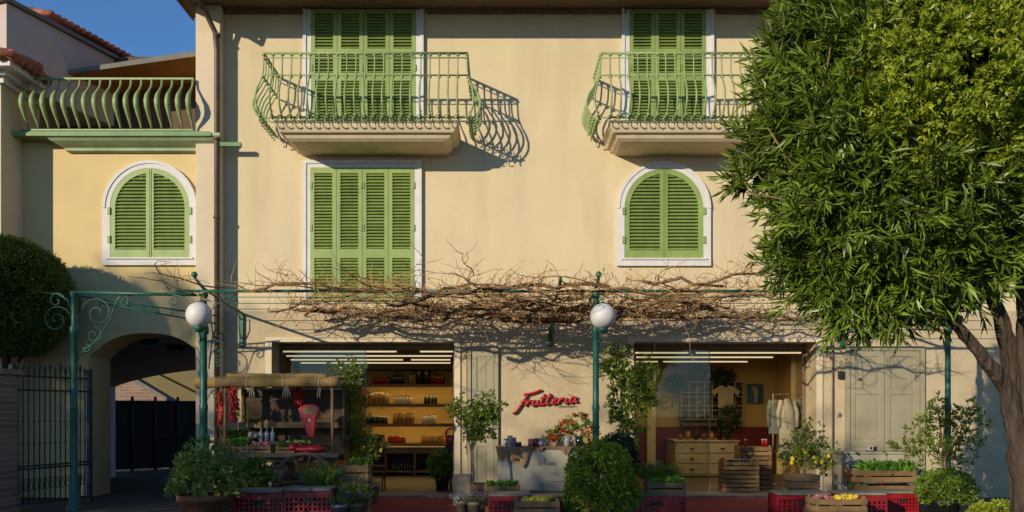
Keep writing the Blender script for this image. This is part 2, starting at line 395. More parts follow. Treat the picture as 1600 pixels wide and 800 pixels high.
# balcony doors
def balcony_door(pa, pb, n):
    x0, x1 = wx(pa), wx(pb); z1 = ZE-.02; z0 = wz(188,13.05)+.005
    mb = MB(); w = .13
    mb.box(x0-w, x0, -.05, -.002, z0, z1); mb.box(x1, x1+w, -.05, -.002, z0, z1)
    mb.box(x0-w-.002, x0-w+.05, -.07, -.0505, z0, z1); mb.box(x1+w-.05, x1+w+.002, -.07, -.0505, z0, z1)
    mb.box(x0, x1, -.05, -.002, z1-.03, z1)
    d = mb.build('balcony_door', 'white', house)
    for i in range(n):
        a = x0+(x1-x0)*i/n; b = x0+(x1-x0)*(i+1)/n
        leaf_rect(a, b, z0, z1, [(z0+.1, wz(128)), (wz(116), wz(86)), (wz(78), z1-.08)], d, hinge='l' if i%2 == 0 else 'r')
balcony_door(487, 650, 4); balcony_door(983, 1102, 3)
# arched windows
def arch_pts(x0, x1, zs, n=24, flat=1.0):
    r = (x1-x0)/2; c = (x0+x1)/2
    return [(c-r*math.cos(PI*i/n), zs+r*flat*math.sin(PI*i/n)) for i in range(n+1)]
def arched_window(px0, px1, pyb, pyt, parent, yo=0):
    x0, x1 = wx(px0), wx(px1); zb = wz(pyb); zt = wz(pyt); r = (x1-x0)/2; fl = 1.0; zs = zt-r
    w = .125; mb = MB(); n = 24
    inner = arch_pts(x0, x1, zs, n); outer = arch_pts(x0-w, x1+w, zs, n, (r+w)/(r+w))
    for i in range(n):
        a, b, c, d = inner[i], inner[i+1], outer[i+1], outer[i]
        mb.prism([a, b, c, d], yo-.055, yo-.002)
    for i in range(n):                                # raised outer band
        c, d = outer[i+1], outer[i]; cc = (x0+x1)/2
        def sh(p, t): return (p[0]+(cc-p[0])*t, p[1]+(zs-p[1])*t)
        mb.prism([sh(d,.06), sh(c,.06), (c[0], c[1]), (d[0], d[1])], yo-.07, yo-.0555)
    mb.box(x0-w, x0, yo-.055, yo-.002, zb, zs); mb.box(x1, x1+w, yo-.055, yo-.002, zb, zs)
    mb.box(x0-w-.0, x1+w, yo-.06, yo-.002, zb-.13, zb-.0005); mb.box(x0-.06, x1+.06, yo-.085, yo-.0605, zb-.03, zb-.003)
    fr = mb.build('window', 'white', parent)
    cx = (x0+x1)/2
    for sd in (-1, 1):
        mb = MB(); y = yo-.03
        def zarc(x, rr): return zs+math.sqrt(max(0, rr*rr-(x-cx)**2))
        st = .085; ri = r-st
        # arched stile and head
        m_ = 14
        for i in range(m_):
            t0, t1 = PI/2*i/m_, PI/2*(i+1)/m_
            P = lambda t, rr: (cx+sd*rr*math.cos(t), zs+rr*math.sin(t))
            q = [P(t0, ri), P(t1, ri), P(t1, r-.002), P(t0, r-.002)]
            if sd < 0: q = q[::-1]
            mb.prism(q[::-1], y-.02, y+.02)
        xo = cx+sd*r; xi = cx+sd*.004
        mb.box(min(xo, xo-sd*st), max(xo, xo-sd*st), y-.02, y+.02, zb+.003, zs)
        mb.box(min(xi, xi+sd*.06), max(xi, xi+sd*.06), y-.02, y+.02, zb+.003, zarc(xi+sd*.06, ri))
        mb.box(min(xi+sd*.06, xo-sd*st), max(xi+sd*.06, xo-sd*st), y-.0195, y+.0195, zb+.003, zb+.13)
        mb.box(min(xi, xi+sd*.02)-.0, max(xi, xi+sd*.02), y-.03, y-.0205, zb+.003, zs+r-.02)
        z = zb+.13+.025
        while z < zs+ri-.02:
            xe = cx+sd*(ri if z < zs else math.sqrt(max(0, ri*ri-(z-zs)**2)))
            xa = xi+sd*.06
            if (xe-xa)*sd > .02: mb.box(min(xa,xe), max(xa,xe), y-.026, y+.022, z-.005, z+.005, Matrix.Rotation(math.radians(38), 3, 'X'))
            z += .058
        bp = [(cx+sd*.03, zb+.02)]+[(cx+sd*(r-.01)*math.cos(t*PI/24), (zb+.02) if t < 0 else zs+(r-.01)*math.sin(t*PI/24)) for t in range(-1, 12)]
        mb.prism([(cx+sd*.03, zb+.02), (cx+sd*(r-.02), zb+.02)]+[(cx+sd*(r-.02)*math.cos(t*PI/24), zs+(r-.02)*math.sin(t*PI/24)) for t in range(0, 12)]+[(cx+sd*.03, zs+r-.03)], y+.026, y+.029)
        for zc in (zb+.3, zs-.05):
            mb.box(min(xo-sd*.01, xo+sd*.035), max(xo-sd*.01, xo+sd*.035), y-.045, y-.0205, zc-.06, zc+.06)
        mb.build('shutter', 'shutter', fr)
arched_window(975, 1098, 404, 265, house)

# balconies -------------------------------------------------------------------
def bal_path(p, out, H=1.06):
    """one bombe baluster: straight upper part, belly below"""
    prof = [(0,.01),(.04,.07),(.12,.15),(.22,.20),(.33,.205),(.45,.16),(.55,.09),(.65,.035),(.75,.01),(.9,0),(1,0)]
    return [Vector(p)+Vector((out[0]*o, out[1]*o, t*H)) for t, o in prof]
def balcony(xc, hw, idx):
    zf = wz(188, 13.05); dep = 1.0; hs = hw-.16
    mb = MB()
    def ring(h1, d1, z1, h2, d2, z2):
        A = [(xc-h1,-d1,z1),(xc+h1,-d1,z1),(xc+h1,-.004,z1),(xc-h1,-.004,z1)]; B = [(xc-h2,-d2,z2),(xc+h2,-d2,z2),(xc+h2,-.004,z2),(xc-h2,-.004,z2)]
        mb.add(A+B, [(3,2,1,0),(4,5,6,7),(0,1,5,4),(1,2,6,5),(2,3,7,6),(3,0,4,7)][::1])
    # (h, depth, z) from top down
    P = [(hs+.02,.95,zf),(hs+.02,.95,zf-.03),(hs,.93,zf-.035),(hs-.01,.92,zf-.08),(hs-.05,.88,zf-.15),(hs-.055,.87,zf-.162),(hs-.10,.82,zf-.166),(hs-.11,.81,zf-.185),(hs-.14,.785,zf-.225),(hs-.20,.73,zf-.262),(hs-.23,.68,zf-.27)]
    vs = []; fs = []
    for h, d, z in P: vs += [(xc-h,-d,z),(xc+h,-d,z),(xc+h,-.004,z),(xc-h,-.004,z)]
    for i in range(len(P)-1):
        a = i*4; b = a+4
        for k in range(3): 
            k2 = (k+1)%4; fs.append((b+k, b+k2, a+k2, a+k) if k != 3 else ())
        fs.append((b+3, b, a, a+3))
    # order: 0-1 front, 1-2 right, 2-3 back, 3-0 left
    fs.append((0,1,2,3)); e = (len(P)-1)*4; fs.append((e+3,e+2,e+1,e))
    mb.add(vs, fs); bal = mb.build('balcony', 'slab', house)
    rl = MB(); zb = zf+.0; H = 1.03; d = .99; n = int(round(2*hw/.146))
    fr = [(xc-hw+2*hw*i/n, -d) for i in range(n+1)]
    sd = [(xc-hw, -d+.13+.14*i) for i in range(6)]; sr = [(xc+hw, -d+.13+.14*i) for i in range(6)]
    def coll(p, r=.031): rl.ball(p, r, r, r*.7, 6, 4)
    for x, y in fr+sd+sr:
        o = (0,-1) if (x, y) in fr else ((-1,0) if x < xc else (1,0))
        if (x, y) == fr[0]: o = (-.5,-.5)
        if (x, y) == fr[-1]: o = (.5,-.5)
        pth = bal_path((x, y, zb), o, H); rl.tube(pth, [.016]*6+[.012]*5, 5)
        for t in (.04, .63, .97): coll((x+o[0]*(.1 if t < .1 else .03*(t < .7)), y+o[1]*(.1 if t < .1 else .03*(t < .7)), zb+t*H))
        # little scroll at the foot
        cpt = Vector((x+o[0]*.06, y+o[1]*.06, zb-.02))
        rl.tube([cpt+Vector((.045*math.cos(a)*(abs(o[1])+.2), .045*math.cos(a)*abs(o[0]), .045*math.sin(a)-.0)) for a in [k*PI/4 for k in range(8)]], .009, 4)
        rl.tube([cpt+Vector((.05*math.cos(a)*(abs(o[1])+.2)+.05*abs(o[1]), .05*math.cos(a)*abs(o[0])+.05*abs(o[0]), .05*math.sin(a)+.09)) for a in [k*PI/4+2 for k in range(6)]], .007, 4)
    def loop(z, off, r):
        rl.tube([(xc-hw-off,-.02,z),(xc-hw-off,-d-off,z)], r, 6); rl.tube([(xc-hw-off,-d-off,z),(xc+hw+off,-d-off,z)], r, 6); rl.tube([(xc+hw+off,-d-off,z),(xc+hw+off,-.02,z)], r, 6)
    loop(zb+H, 0, .020); loop(zb+H*.66, .02, .013); loop(zb+H*.93, 0, .009); loop(zb+.02, .03, .013)
    r = rl.build('railing', 'rail', bal)
    return bal
balcony(-2.13, 1.58, 0); balcony(2.83, 1.30, 1)
# shop surrounds
for a, b in (S1, S2):
    mb = MB(); f = .10
    mb.box(a-f, a, -.03, -.002, 0, ZT+.08); mb.box(b, b+f, -.03, -.002, 0, ZT+.08); mb.box(a, b, -.03, -.002, ZT, ZT+.08)
    mb.build('shop_surround', 'pilaster', house)
    mb = MB(); mb.box(a+.005, b-.005, REV-.12, REV-.06, ZT-.09, ZT-.004); mb.box(a+.005, a+.05, REV-.12, REV-.06, .03, ZT-.092); mb.box(b-.05, b-.005, REV-.12, REV-.06, .03, ZT-.092)
    mb.build('shop_frame', 'brown', house)
    mb = MB(); mb.box(a+.002, b-.002, .002, REV+.1, .001, .03); mb.build('threshold', 'plank', house)
# glass leaves
for a, b, l in ((wx(427,14.5), wx(572,14.5), 1), (wx(992,14.5), wx(1109,14.5), 2)):
    mb = MB(); a += .04; mb.box(a+.02, b, .50, .508, .04, ZT-.1); g = mb.build('glass_door', 'glass', house)
    mb = MB(); mb.box(b-.012, b, .493, .499, .04, ZT-.1); mb.build('glass_edge', 'metal', g)
# closed panel doors on the piers
def panel_door(px0, px1, nleaf, pyt, yy=-.012):
    x0, x1 = wx(px0), wx(px1); zt = wz(pyt); mb = MB(); wl = (x1-x0)/nleaf
    mb.box(x0-.07, x0, -.06, -.002, 0, zt+.07); mb.box(x1, x1+.07, -.06, -.002, 0, zt+.07); mb.box(x0, x1, -.06, -.002, zt, zt+.07)
    d = mb.build('panel_door', 'door', house)
    for i in range(nleaf):
        a = x0+i*wl+.006; b = x0+(i+1)*wl-.006; mb = MB(); s = .09
        mb.box(a, b, -.022, -.003, .03, zt-.005)
        for za, zb in ((.03,.14),(.85,.95),(1.72,1.8),(zt-.1,zt-.005)): mb.box(a+s, b-s, -.036, -.0225, za, zb)
        mb.box(a, a+s, -.036, -.0225, .03, zt-.005); mb.box(b-s, b, -.036, -.0225, .03, zt-.005)
        for za, zb in ((.17,.82),(.98,1.69),(1.83,zt-.13)): mb.box(a+s+.04, b-s-.04, -.029, -.0225, za, zb)
        mb.build('door_leaf', 'door', d, bevel=.004)
panel_door(1326, 1436, 2, 548)
panel_door(736, 772, 1, 548)
# small fittings on the wall
def fitting(name, label, cat, px, py, w, h, d, m):
    x, z = wx(px), wz(py); mb = MB(); mb.box(x-w/2, x+w/2, -d, -.003, z-h/2, z+h/2); o = thing(name, label, cat, (0,0,0)); mb.build('box', m, o, bevel=.004)
    mb = MB(); mb.ball((x, -d, z-h*.1), w*.22, .012, w*.22); mb.build('lens', 'black', o); return o
fitting('alarm_box', 'small black alarm box on the wall right of the right shopfront', 'alarm box', 1313, 586, .09, .13, .06, 'black')
fitting('wall_switch', 'small dark switch low on the wall beside the cream panel door', 'switch', 1311, 648, .05, .07, .03, 'metal')
fitting('junction_box', 'small grey junction box above the cream panel door', 'junction box', 1343, 593, .06, .05, .04, 'oldwood')
mb = MB(); mb.tube([(wx(730), -.05, wz(545)), (wx(730), -.05, wz(710))], .014, 6); mb.box(wx(726), wx(734), -.035, -.003, wz(560), wz(557)); mb.box(wx(726), wx(734), -.035, -.003, wz(700), wz(697))
tag(mb.build('awning_rod', 'oldwood'), 'thin dark vertical rod on the pale pier right of the left shopfront', 'rod')
mb = MB(); mb.tube([(wx(1299), -.05, wz(535)), (wx(1299), -.05, .1)], .012, 6); mb.box(wx(1296), wx(1302), -.035, -.003, wz(560), wz(557)); mb.box(wx(1296), wx(1302), -.035, -.003, .5, .53)
tag(mb.build('conduit_pipe', 'brown'), 'thin brown conduit running down the wall right of the right shopfront', 'pipe')

# ------------------------------------------------------------------ shop interiors (parts of the house)
def room(a, b, zc=2.85, name='shop'):
    mb = MB(); mb.add([(a,REV+.1,.03),(b,REV+.1,.03),(b,YB,.03),(a,YB,.03)], [(0,1,2,3)]); mb.build('shop_floor', 'shopfloor', house)
    mb = MB(); mb.add([(a,REV+.01,zc),(b,REV+.01,zc),(b,YB,zc),(a,YB,zc)], [(3,2,1,0)]); mb.build('shop_ceiling', 'shopceil', house)
    mb = MB(); mb.box(a, b, YB-.05, YB, .03, zc-.005); mb.box(a-.1, a, REV+.01, YB, .03, zc-.005); mb.box(b, b+.1, REV+.01, YB, .03, zc-.005); mb.build('shop_wall', 'shopwall', house)
R1 = (-4.7, .55); R2 = (1.5, 6.2)
room(*R1); room(*R2)
mb = MB(); mb.box(R2[0]+.01, R2[1]-.01, YB-.08, YB-.052, .03, wz(667, 19)); mb.build('wainscot', 'maroon', house)
mb = MB(); mb.box(wx(1012,18), wx(1025,18), YB-.95, YB-.8, .03, 2.84); mb.box(wx(1240,16.5), wx(1258,16.5), 2.4, 2.65, .03, 2.84); mb.build('shop_column', 'pale', house)
def strip_lamp(px0, px1, py, D, side):
    a, b = at(px0, py, D), at(px1, py, D); 
    t = thing('ceiling_light', f'long lit strip light under the {side} shop ceiling', 'ceiling light', (0,0,0), 0, f'strip lights in the {side} shop')
    mb = MB(); mb.box(a.x, b.x, a.y-.05, a.y+.05, a.z, a.z+.03); 
    for q in (.15, .85): mb.tube([(a.x+(b.x-a.x)*q, a.y, a.z+.03), (a.x+(b.x-a.x)*q, a.y, 2.85)], .006, 4)
    mb.build('housing', 'pale', t)
    mb = MB(); mb.tube([(a.x+.03, a.y, a.z-.016), (b.x-.03, a.y, a.z-.016)], .015, 6); mb.build('light_tube', 'tube', t)
for a in ((436,622,548,15.4),(654,712,548,15.4),(445,708,555,16.3),(452,632,561,17.2),(640,706,561,17.2),(468,706,566,18.1)): strip_lamp(*a, 'left')
for a in ((990,1078,550,15.4),(1085,1254,550,15.4),(992,1210,557,16.4),(990,1030,564,17.5),(1034,1170,564,17.5)): strip_lamp(*a, 'right')

# ================================================================== ANNEX over the passage
annex = thing('gatehouse', 'yellow plastered wing over an arched passage with a railed terrace on top', 'building', (0,0,0))
AL = wx(36)-.6; AR = XL-.022; OX0, OX1 = wx(140), wx(318); ZS, ZC = 2.36, 2.75; ZA = wz(240)
def arcz(x):
    t = (x-OX0)/(OX1-OX0); t = min(max(t,0),1); return ZS+(ZC-ZS)*(1-abs(2*t-1)**2.6)
mb = MB(); mb.add([(AL,0,0),(OX0,0,0),(OX0,0,wz(205)),(AL,0,wz(205))], [(0,1,2,3)]); mb.add([(OX1,0,0),(AR,0,0),(AR,0,wz(205)),(OX1,0,wz(205))], [(0,1,2,3)])
n = 24; xs = [OX0+(OX1-OX0)*i/n for i in range(n+1)]; TH = .75
for i in range(n):
    a, b = xs[i], xs[i+1]; za, zb = (arcz(a), arcz(b))
    mb.add([(a,0,za),(b,0,zb),(b,0,wz(205)),(a,0,wz(205))], [(0,1,2,3)])
    mb.add([(a,0,za),(b,0,zb),(b,TH,zb),(a,TH,za)], [(0,1,2,3)])
for x in (OX0, OX1): mb.add([(x,0,0),(x,TH,0),(x,TH,arcz(x)),(x,0,arcz(x))], [(0,1,2,3)])
mb.build('wall', 'yellow', annex)
mb = MB(); PXL, PXR = -9.6, XL-.03
mb.add([(PXL,TH,0),(OX0,TH,0),(OX0,TH,3),(PXL,TH,3)], [(0,1,2,3)])
for i in range(n): mb.add([(xs[i],TH,arcz(xs[i])),(xs[i+1],TH,arcz(xs[i+1])),(xs[i+1],TH,3),(xs[i],TH,3)], [(0,1,2,3)])
mb.add([(OX0-.15,TH,0),(OX0-.15,TH,3),(PXL,4,3),(PXL,4,0)], [(0,1,2,3)]); mb.add([(PXR,TH,0),(PXR,TH,3),(PXR,5,3),(PXR,5,0)], [(0,1,2,3)])
mb.build('passage_wall', 'lilac', annex)
mb = MB(); mb.add([(PXL,TH,2.78),(PXR,TH,2.78),(PXR,4.2,2.78),(PXL,4.2,2.78)], [(3,2,1,0)]); mb.build('passage_ceiling', 'lilac', annex)
# far arch
mb = MB(); fx0, fx1 = wx(172,18), wx(350,18)
def far(x): t = (x-fx0)/(fx1-fx0); return wz(604,18)+(wz(575,18)-wz(604,18))*math.sin(min(1,max(0,t))*PI/2)**.8
fx = [fx0+(fx1-fx0)*i/16 for i in range(17)]
for i in range(16): mb.prism([(fx[i],far(fx[i])),(fx[i],2.9),(fx[i+1],2.9),(fx[i+1],far(fx[i+1]))], 4.0, 4.25)
mb.box(PXL-1, fx0, 4.0, 4.25, 0, 2.9); mb.build('far_arch', 'lilac', annex)
mb = MB(); mb.box(AL, XR-8, 4.3, 4.5, 2.9, 6.1); mb.add([(AL,.01,6.0),(AR,.01,6.0),(AR,4.3,6.0),(AL,4.3,6.0)],[(0,1,2,3)]); mb.build('rear_wall', 'yellow', annex)
for px, py, D in ((233,543,15.6),(274,556,17.0)):
    p = at(px, py, D); t = thing('passage_lamp', 'flat dark lantern on the passage ceiling', 'ceiling lamp', (p.x, p.y, 2.78), 0, 'lanterns on the passage ceiling')
    mb = MB(); mb.lathe((0,0,0), [(0,-.11),(.16,-.10),(.19,-.06),(.19,-.03),(.14,0)], 14); mb.build('shade', 'gate', t)
    mb = MB(); mb.lathe((0,0,0), [(0,-.13),(.08,-.125),(.1,-.1)], 12); mb.build('lens', 'clearglass', t)
# imposts, mouldings
mb = MB(); mb.box(OX0-.36, OX0+.0, -.05, -.002, 0, 2.30); mb.box(OX0-.40, OX0+.04, -.09, -.052, 1.98, 2.03); mb.build('pier', 'yellow', annex)
mb = MB(); mb.box(AL, wx(160), -.012, -.002, wz(423), wz(419)); mb.build('string_course', 'yellow', annex)
arched_window(174, 298, 403, 264, annex)
# green cornice
mb = MB()
xa, xb = wx(36), wx(345)
prof = [(.03,wz(240)),(.09,wz(238)),(.10,wz(234)),(.17,wz(231)),(.25,wz(227)),(.31,wz(221)),(.315,wz(217))]
for i in range(len(prof)-1):
    d0,z0 = prof[i]; d1,z1 = prof[i+1]; xl = wx(82)
    mb.add([(xl+.35-d0,-d0,z0),(xb-.1+d0*.6,-d0,z0),(xb-.1+d1*.6,-d1,z1),(xl+.35-d1,-d1,z1)], [(0,1,2,3)])
    mb.add([(xb-.1+d0*.6,-d0,z0),(xb-.1+d0*.6,0,z0),(xb-.1+d1*.6,0,z1),(xb-.1+d1*.6,-d1,z1)], [(0,1,2,3)]); mb.add([(xl+.35-d0,0,z0),(xl+.35-d0,-d0,z0),(xl+.35-d1,-d1,z1),(xl+.35-d1,0,z1)], [(0,1,2,3)])
mb.add([(wx(82)+.035,-.315,wz(217)),(xb+.089,-.315,wz(217)),(xb+.089,0,wz(217)),(wx(82)+.035,0,wz(217))], [(0,1,2,3)])
mb.build('cornice_moulding', 'moulding', annex); mb = MB()
mb.box(xa-.1, xb-.05, -.33, .0, wz(212,13.67), wz(207,13.67)); mb.box(xa-.05, xb-.08, -.30, .0, wz(207,13.67)+.003, wz(204,13.67))
mb.build('cornice', 'cornice', annex)
# terrace railing
rl = MB(); zb = wz(204,13.75); zt = wz(123,13.75); y = -.25
rl.box(wx(40), XL-.03, y-.02, y+.02, zt-.02, zt+.012); rl.box(wx(45), XL-.03, y-.02, y+.02, zb-.005, zb+.02)
for i in range(17):
    x = wx(58)+i*(wx(310)-wx(58))/16*1.0; H = zt-zb-.02
    pr = [(0,.0),(.1,.03),(.25,.12),(.4,.20),(.5,.215),(.62,.19),(.75,.10),(.87,.02),(1,.0)]
    rl.tube([(x, y-o, zb+t*H) for t, o in pr], [.016,.018,.030,.042,.044,.034,.020,.017,.019], 6)
    rl.ball((x, y, zt-.05), .022)
rl.build('railing', 'rail', annex)
# terrace canopy roof and back timber wall
mb = MB()
A = at(70,121,14.6); B = at(320,84,14.6); A2 = at(120,117,18.0); B2 = at(320,110,18.0)
mb.add([A, B, Vector((B.x,4.2,B.z-.2)), Vector((A.x,4.2,A.z-.1))], [(3,2,1,0)]); mb.build('canopy_underside', 'orange', annex)
mb = MB(); mb.add([A+Vector((-.1,-.02,-.02)), B+Vector((0,-.02,-.03)), B+Vector((0,-.02,.07)), A+Vector((-.1,-.02,.05))], [(0,1,2,3)])
mb.add([A+Vector((-.1,-.02,.05)), B+Vector((0,-.02,.07)), Vector((B.x,4.2,B.z-.1)), Vector((A.x,4.2,A.z+.05))], [(0,1,2,3)]); mb.build('canopy_roof', 'slate', annex)
mb = MB()
for i in range(16): mb.box(AL+.3+i*.29, AL+.3+i*.29+.28, 1.6, 1.63, 6.0, 8.05+.0) if AL+.6+i*.29 < XL-.03 else None
mb.build('terrace_screen', 'darkwood', annex)

# ================================================================== LEFT NEIGHBOUR (turned about 18 degrees)
nb = thing('neighbour_house', 'pinkish plastered neighbouring house with terracotta tile roof at the left edge', 'building', (0,0,0))
dirv = Vector((.327,1,0)).normalized(); outv = Vector((dirv.y,-dirv.x,0))
def slab_along(mb, p0, length, z0, z1, thick):
    a = Vector((p0.x,p0.y,0)); b = a+dirv*length; c = b-outv*thick; d = a-outv*thick
    vs = [Vector((q.x,q.y,z0)) for q in (a,b,c,d)]+[Vector((q.x,q.y,z1)) for q in (a,b,c,d)]
    mb.add(vs, [(0,3,2,1),(4,5,6,7),(0,1,5,4),(1,2,6,5),(2,3,7,6),(3,0,4,7)])
K = at(9, 3, 13.4)
mb = MB(); slab_along(mb, K+Vector((0,.02,0)), 9, wz(105,13.4)-.2, K.z, 6); mb.build('upper_wall', 'lilac', nb)
mb = MB(); q = K-dirv*.06+outv*.06; slab_along(mb, q, 9.1, K.z+.005, K.z+.07, 6.1); mb.build('gutter', 'slate', nb)
# higher set back block with tiled verge
K2 = K+dirv*1.2-outv*.35
mb = MB(); slab_along(mb, K2, 8, K.z+.08, K.z+.30, 5); mb.build('set_back_wall', 'tile', nb)
rf = MB()
for i in range(64):
    p = K2+dirv*(-.05+i*.14)+outv*.10
    for j in range(4):
        q = p-outv*(j*.42)
        rf.tube([Vector((q.x,q.y,K.z+.36+j*.12)), Vector(((q-outv*.44).x,(q-outv*.44).y,K.z+.35+(j+1)*.12))], .055, 7)
rf.build('roof', 'tile', nb)
# lower block with pilaster and eave
LX = wx(38)
mb = MB(); mb.box(-13, LX-.02, -.62, .5, 0, wz(125)); mb.build('lower_wall', 'pilaster', nb)
mb = MB()
ez = wz(120,13.1)
for k, (o, z0, z1) in enumerate(((.05, 0, .1),(.13,.1,.17),(.30,.17,.27))): mb.box(-13, LX+o, -.62-o, .5, ez+z0, ez+z1+.0-.002)
mb.build('cornice', 'white', nb)
rf = MB()
for i in range(26): rf.tube([(LX+.36-i*.2, -1.0, ez+.31), (LX+.30-i*.2, -.1, ez+.47)], .08, 7)
for i in range(6): rf.tube([(LX+.40, -.95+i*.2, ez+.31), (LX-.3, -.95+i*.2, ez+.45)], .08, 7)
rf.build('lower_roof', 'tile', nb)
mb = MB(); mb.box(-13, LX-.35, -.63, .5, ez+.28, K.z-.02); mb.build('parapet', 'lilac', nb)

# ================================================================== BEHIND THE PASSAGE
yw = thing('rear_house', 'yellow house wall with stair gable seen through the passage', 'building', (0,0,0))
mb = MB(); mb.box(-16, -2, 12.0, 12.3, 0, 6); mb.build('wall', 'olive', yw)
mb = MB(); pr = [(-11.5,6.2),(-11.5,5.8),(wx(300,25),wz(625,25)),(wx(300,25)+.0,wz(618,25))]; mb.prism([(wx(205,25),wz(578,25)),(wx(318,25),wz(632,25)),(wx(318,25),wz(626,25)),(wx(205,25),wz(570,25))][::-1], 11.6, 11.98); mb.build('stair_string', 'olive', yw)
bw = thing('brick_stair_wall', 'brick stair parapet with sloping blue grey coping beyond the passage', 'wall', (0,0,0))
mb = MB(); D=21.0; mb.prism([(wx(150,D),0),(wx(275,D),0),(wx(275,D),wz(634,D)),(wx(205,D),wz(592,D)),(wx(150,D),wz(592,D))][::-1], 7.0, 7.3); mb.build('wall', 'brick', bw)
mb = MB(); mb.prism([(wx(203,D),wz(592,D)),(wx(277,D),wz(636,D)),(wx(277,D),wz(630,D)),(wx(205,D),wz(587,D))][::-1], 6.95, 7.35); mb.build('coping', 'slate', bw)
fe = thing('dark_fence', 'dark mesh fence panels on posts seen through the arched passage', 'fence', (0,0,0))
fa = at(170,738,19.6); fb = at(345,728,21.2)
m1 = MB(); m2 = MB()
for i in range(5):
    a = fa.lerp(fb, i/5); b = fa.lerp(fb, (i+1)/5); 
    m1.add([(a.x,a.y,.05),(b.x,b.y,.05),(b.x,b.y,1.66),(a.x,a.y,1.66)], [(0,1,2,3)])
    m2.tube([(a.x,a.y-.02,0),(a.x,a.y-.02,1.78)], .035, 6); m2.tube([(a.x,a.y-.03,1.67),(b.x,b.y-.03,1.67)], .018, 5); m2.tube([(a.x,a.y-.03,.75),(b.x,b.y-.03,.75)], .014, 5)
m1.build('mesh_panel', 'dark', fe); m2.build('fence_frame', 'black', fe)

# ================================================================== IRON GATE + BRICK PIER
g0 = at(18, 800, 11.7); g1 = at(140, 787, 13.05); gt = thing('iron_gate', 'open wrought iron gate leaf with spear tips in front of the passage wall', 'gate', (0,0,0))
zg = 1.98
def gp(t, z, off=0): 
    p = g0.lerp(g1, t); return Vector((p.x, p.y+off, z))
mb = MB(); 
for t in (0, 1): mb.box(gp(t,0).x-.03, gp(t,0).x+.03, gp(t,0).y-.03, gp(t,0).y+.03, .03, zg+.12)
for z in (.12, .62, .66, 1.75, zg-.03): mb.tube([gp(0,z), gp(1,z)], .014, 5)
mb.build('frame', 'gate', gt)
mb = MB(); sp = MB(); N_ = 15
for i in range(1, N_):
    t = i/N_; mb.tube([gp(t,.12), gp(t,zg)], .0095, 5)
    top = gp(t, zg); h = .2 if i % 2 else .14
    sp.tube([top, top+Vector((0,0,h*.35)), top+Vector((0,0,h*.55)), top+Vector((0,0,h))], [.010,.010,.028,.001], 5)
    sp.ball(top+Vector((0,0,h*.3)), .018)
    mb.ball(gp(t,1.3), .018); mb.ball(gp(t,.98), .018)
    # scrolls in the foot panel
    c = gp(t-.5/N_, .38); 
    mb.tube([c+ (g1-g0).normalized()*(.05*math.cos(a)*(1-a/14))+Vector((0,0,.11*math.sin(a)*(1-a/14))) for a in [k*.5 for k in range(20)]], .006, 4)
mb.build('bars', 'gate', gt); sp.build('spear_tips', 'gate', gt)
pier = MB(); pp = at(4, 800, 11.6); pier.box(pp.x-.4, pp.x+.1, pp.y-.25, pp.y+.25, 0, 1.95)
bp_ = thing('brick_pier', 'brick gate pier at the left edge beside the iron gate', 'pier', (0,0,0)); pier.build('shaft', 'brick', bp_)
mb = MB(); mb.box(pp.x-.44, pp.x+.14, pp.y-.29, pp.y+.29, 1.952, 2.03); mb.build('cap', 'plank', bp_, bevel=.01)

# ================================================================== PERGOLA
pg = thing('pergola', 'green iron pergola on slim posts with scroll brackets in front of the shops', 'pergola', (0,0,0))
DP = 12.1; YP = DP-DW; ZP = wz(457, DP)
posts = [(wx(116,12.2), 12.2-DW, .05, wz(457,12.2)), (wx(318,DP), YP, .056, ZP), (wx(931,DP), YP, .048, ZP), (wx(1481,DP), YP, .042, ZP)]
for x, y, r, z in posts:
    mb = MB(); mb.lathe((x,y,0), [(r*2.2,0),(r*2.2,.06),(r*1.5,.1),(r*1.35,.5),(r*1.1,.55),(r,.6),(r,1.45),(r*1.12,1.47),(r*1.12,1.53),(r*.95,1.55),(r*.9,2.55),(r*1.3,2.58),(r*1.35,2.66),(r*.9,2.7),(r*.85,z-.08),(r*1.2,z-.05),(r*1.2,z+.0)], 14)
    mb.build('post', 'teal', pg)
mb = MB(); mb.tube([(posts[1][0]-.40,YP,ZP+.02),(7.8,YP,ZP+.02)], .022, 8); mb.build('front_beam', 'teal', pg)
mb = MB(); p0 = posts[0]; mb.tube([(p0[0]-.05,p0[1],p0[3]),(posts[1][0]-.1,YP+.03,ZP-.03)], .024, 8); mb.build('side_beam', 'teal', pg)
xr_ = MB()
for x in (posts[1][0], .82, posts[2][0], posts[3][0]-.7):
    xr_.tube([(x,YP-.35,ZP+.16),(x,YP,ZP+.06),(x,-.02,ZP-.10)], .022, 6)
xr_.build('cross_beam', 'teal', pg)
wr = MB()
for k in range(3): wr.tube([(posts[1][0],YP+.5*(k+1),ZP-.03*k),(7.8,YP+.5*(k+1),ZP-.03*k)], .006, 4)
x0_ = p0[0]; wr.tube([(x0_,p0[1]+.1,ZP-.02),(posts[1][0]-.1,-.9,ZP-.23)], .014, 5); wr.tube([(x0_+.3,p0[1]+.1,ZP-.12),(posts[1][0]-.1,-.9,ZP-.36)], .012, 5)
for k in range(8): 
    t = .15+k*.1; a = Vector((x0_,p0[1]+.1,ZP-.02)).lerp(Vector((posts[1][0]-.1,-.9,ZP-.23)), t); wr.tube([a, a+Vector((0,0,-.11))], .007, 4)
wr.build('wires', 'teal', pg)
mb = MB()
for px in (378, 860, 1315): mb.box(wx(px)-.035, wx(px)+.035, -.05, -.003, wz(542), wz(490)); mb.tube([(wx(px),-.05,wz(500)),(wx(px),-.16,wz(494)),(wx(px),-.16,wz(512)),(wx(px),-.07,wz(530))], .01, 5)
mb.build('wall_bracket', 'teal', pg)
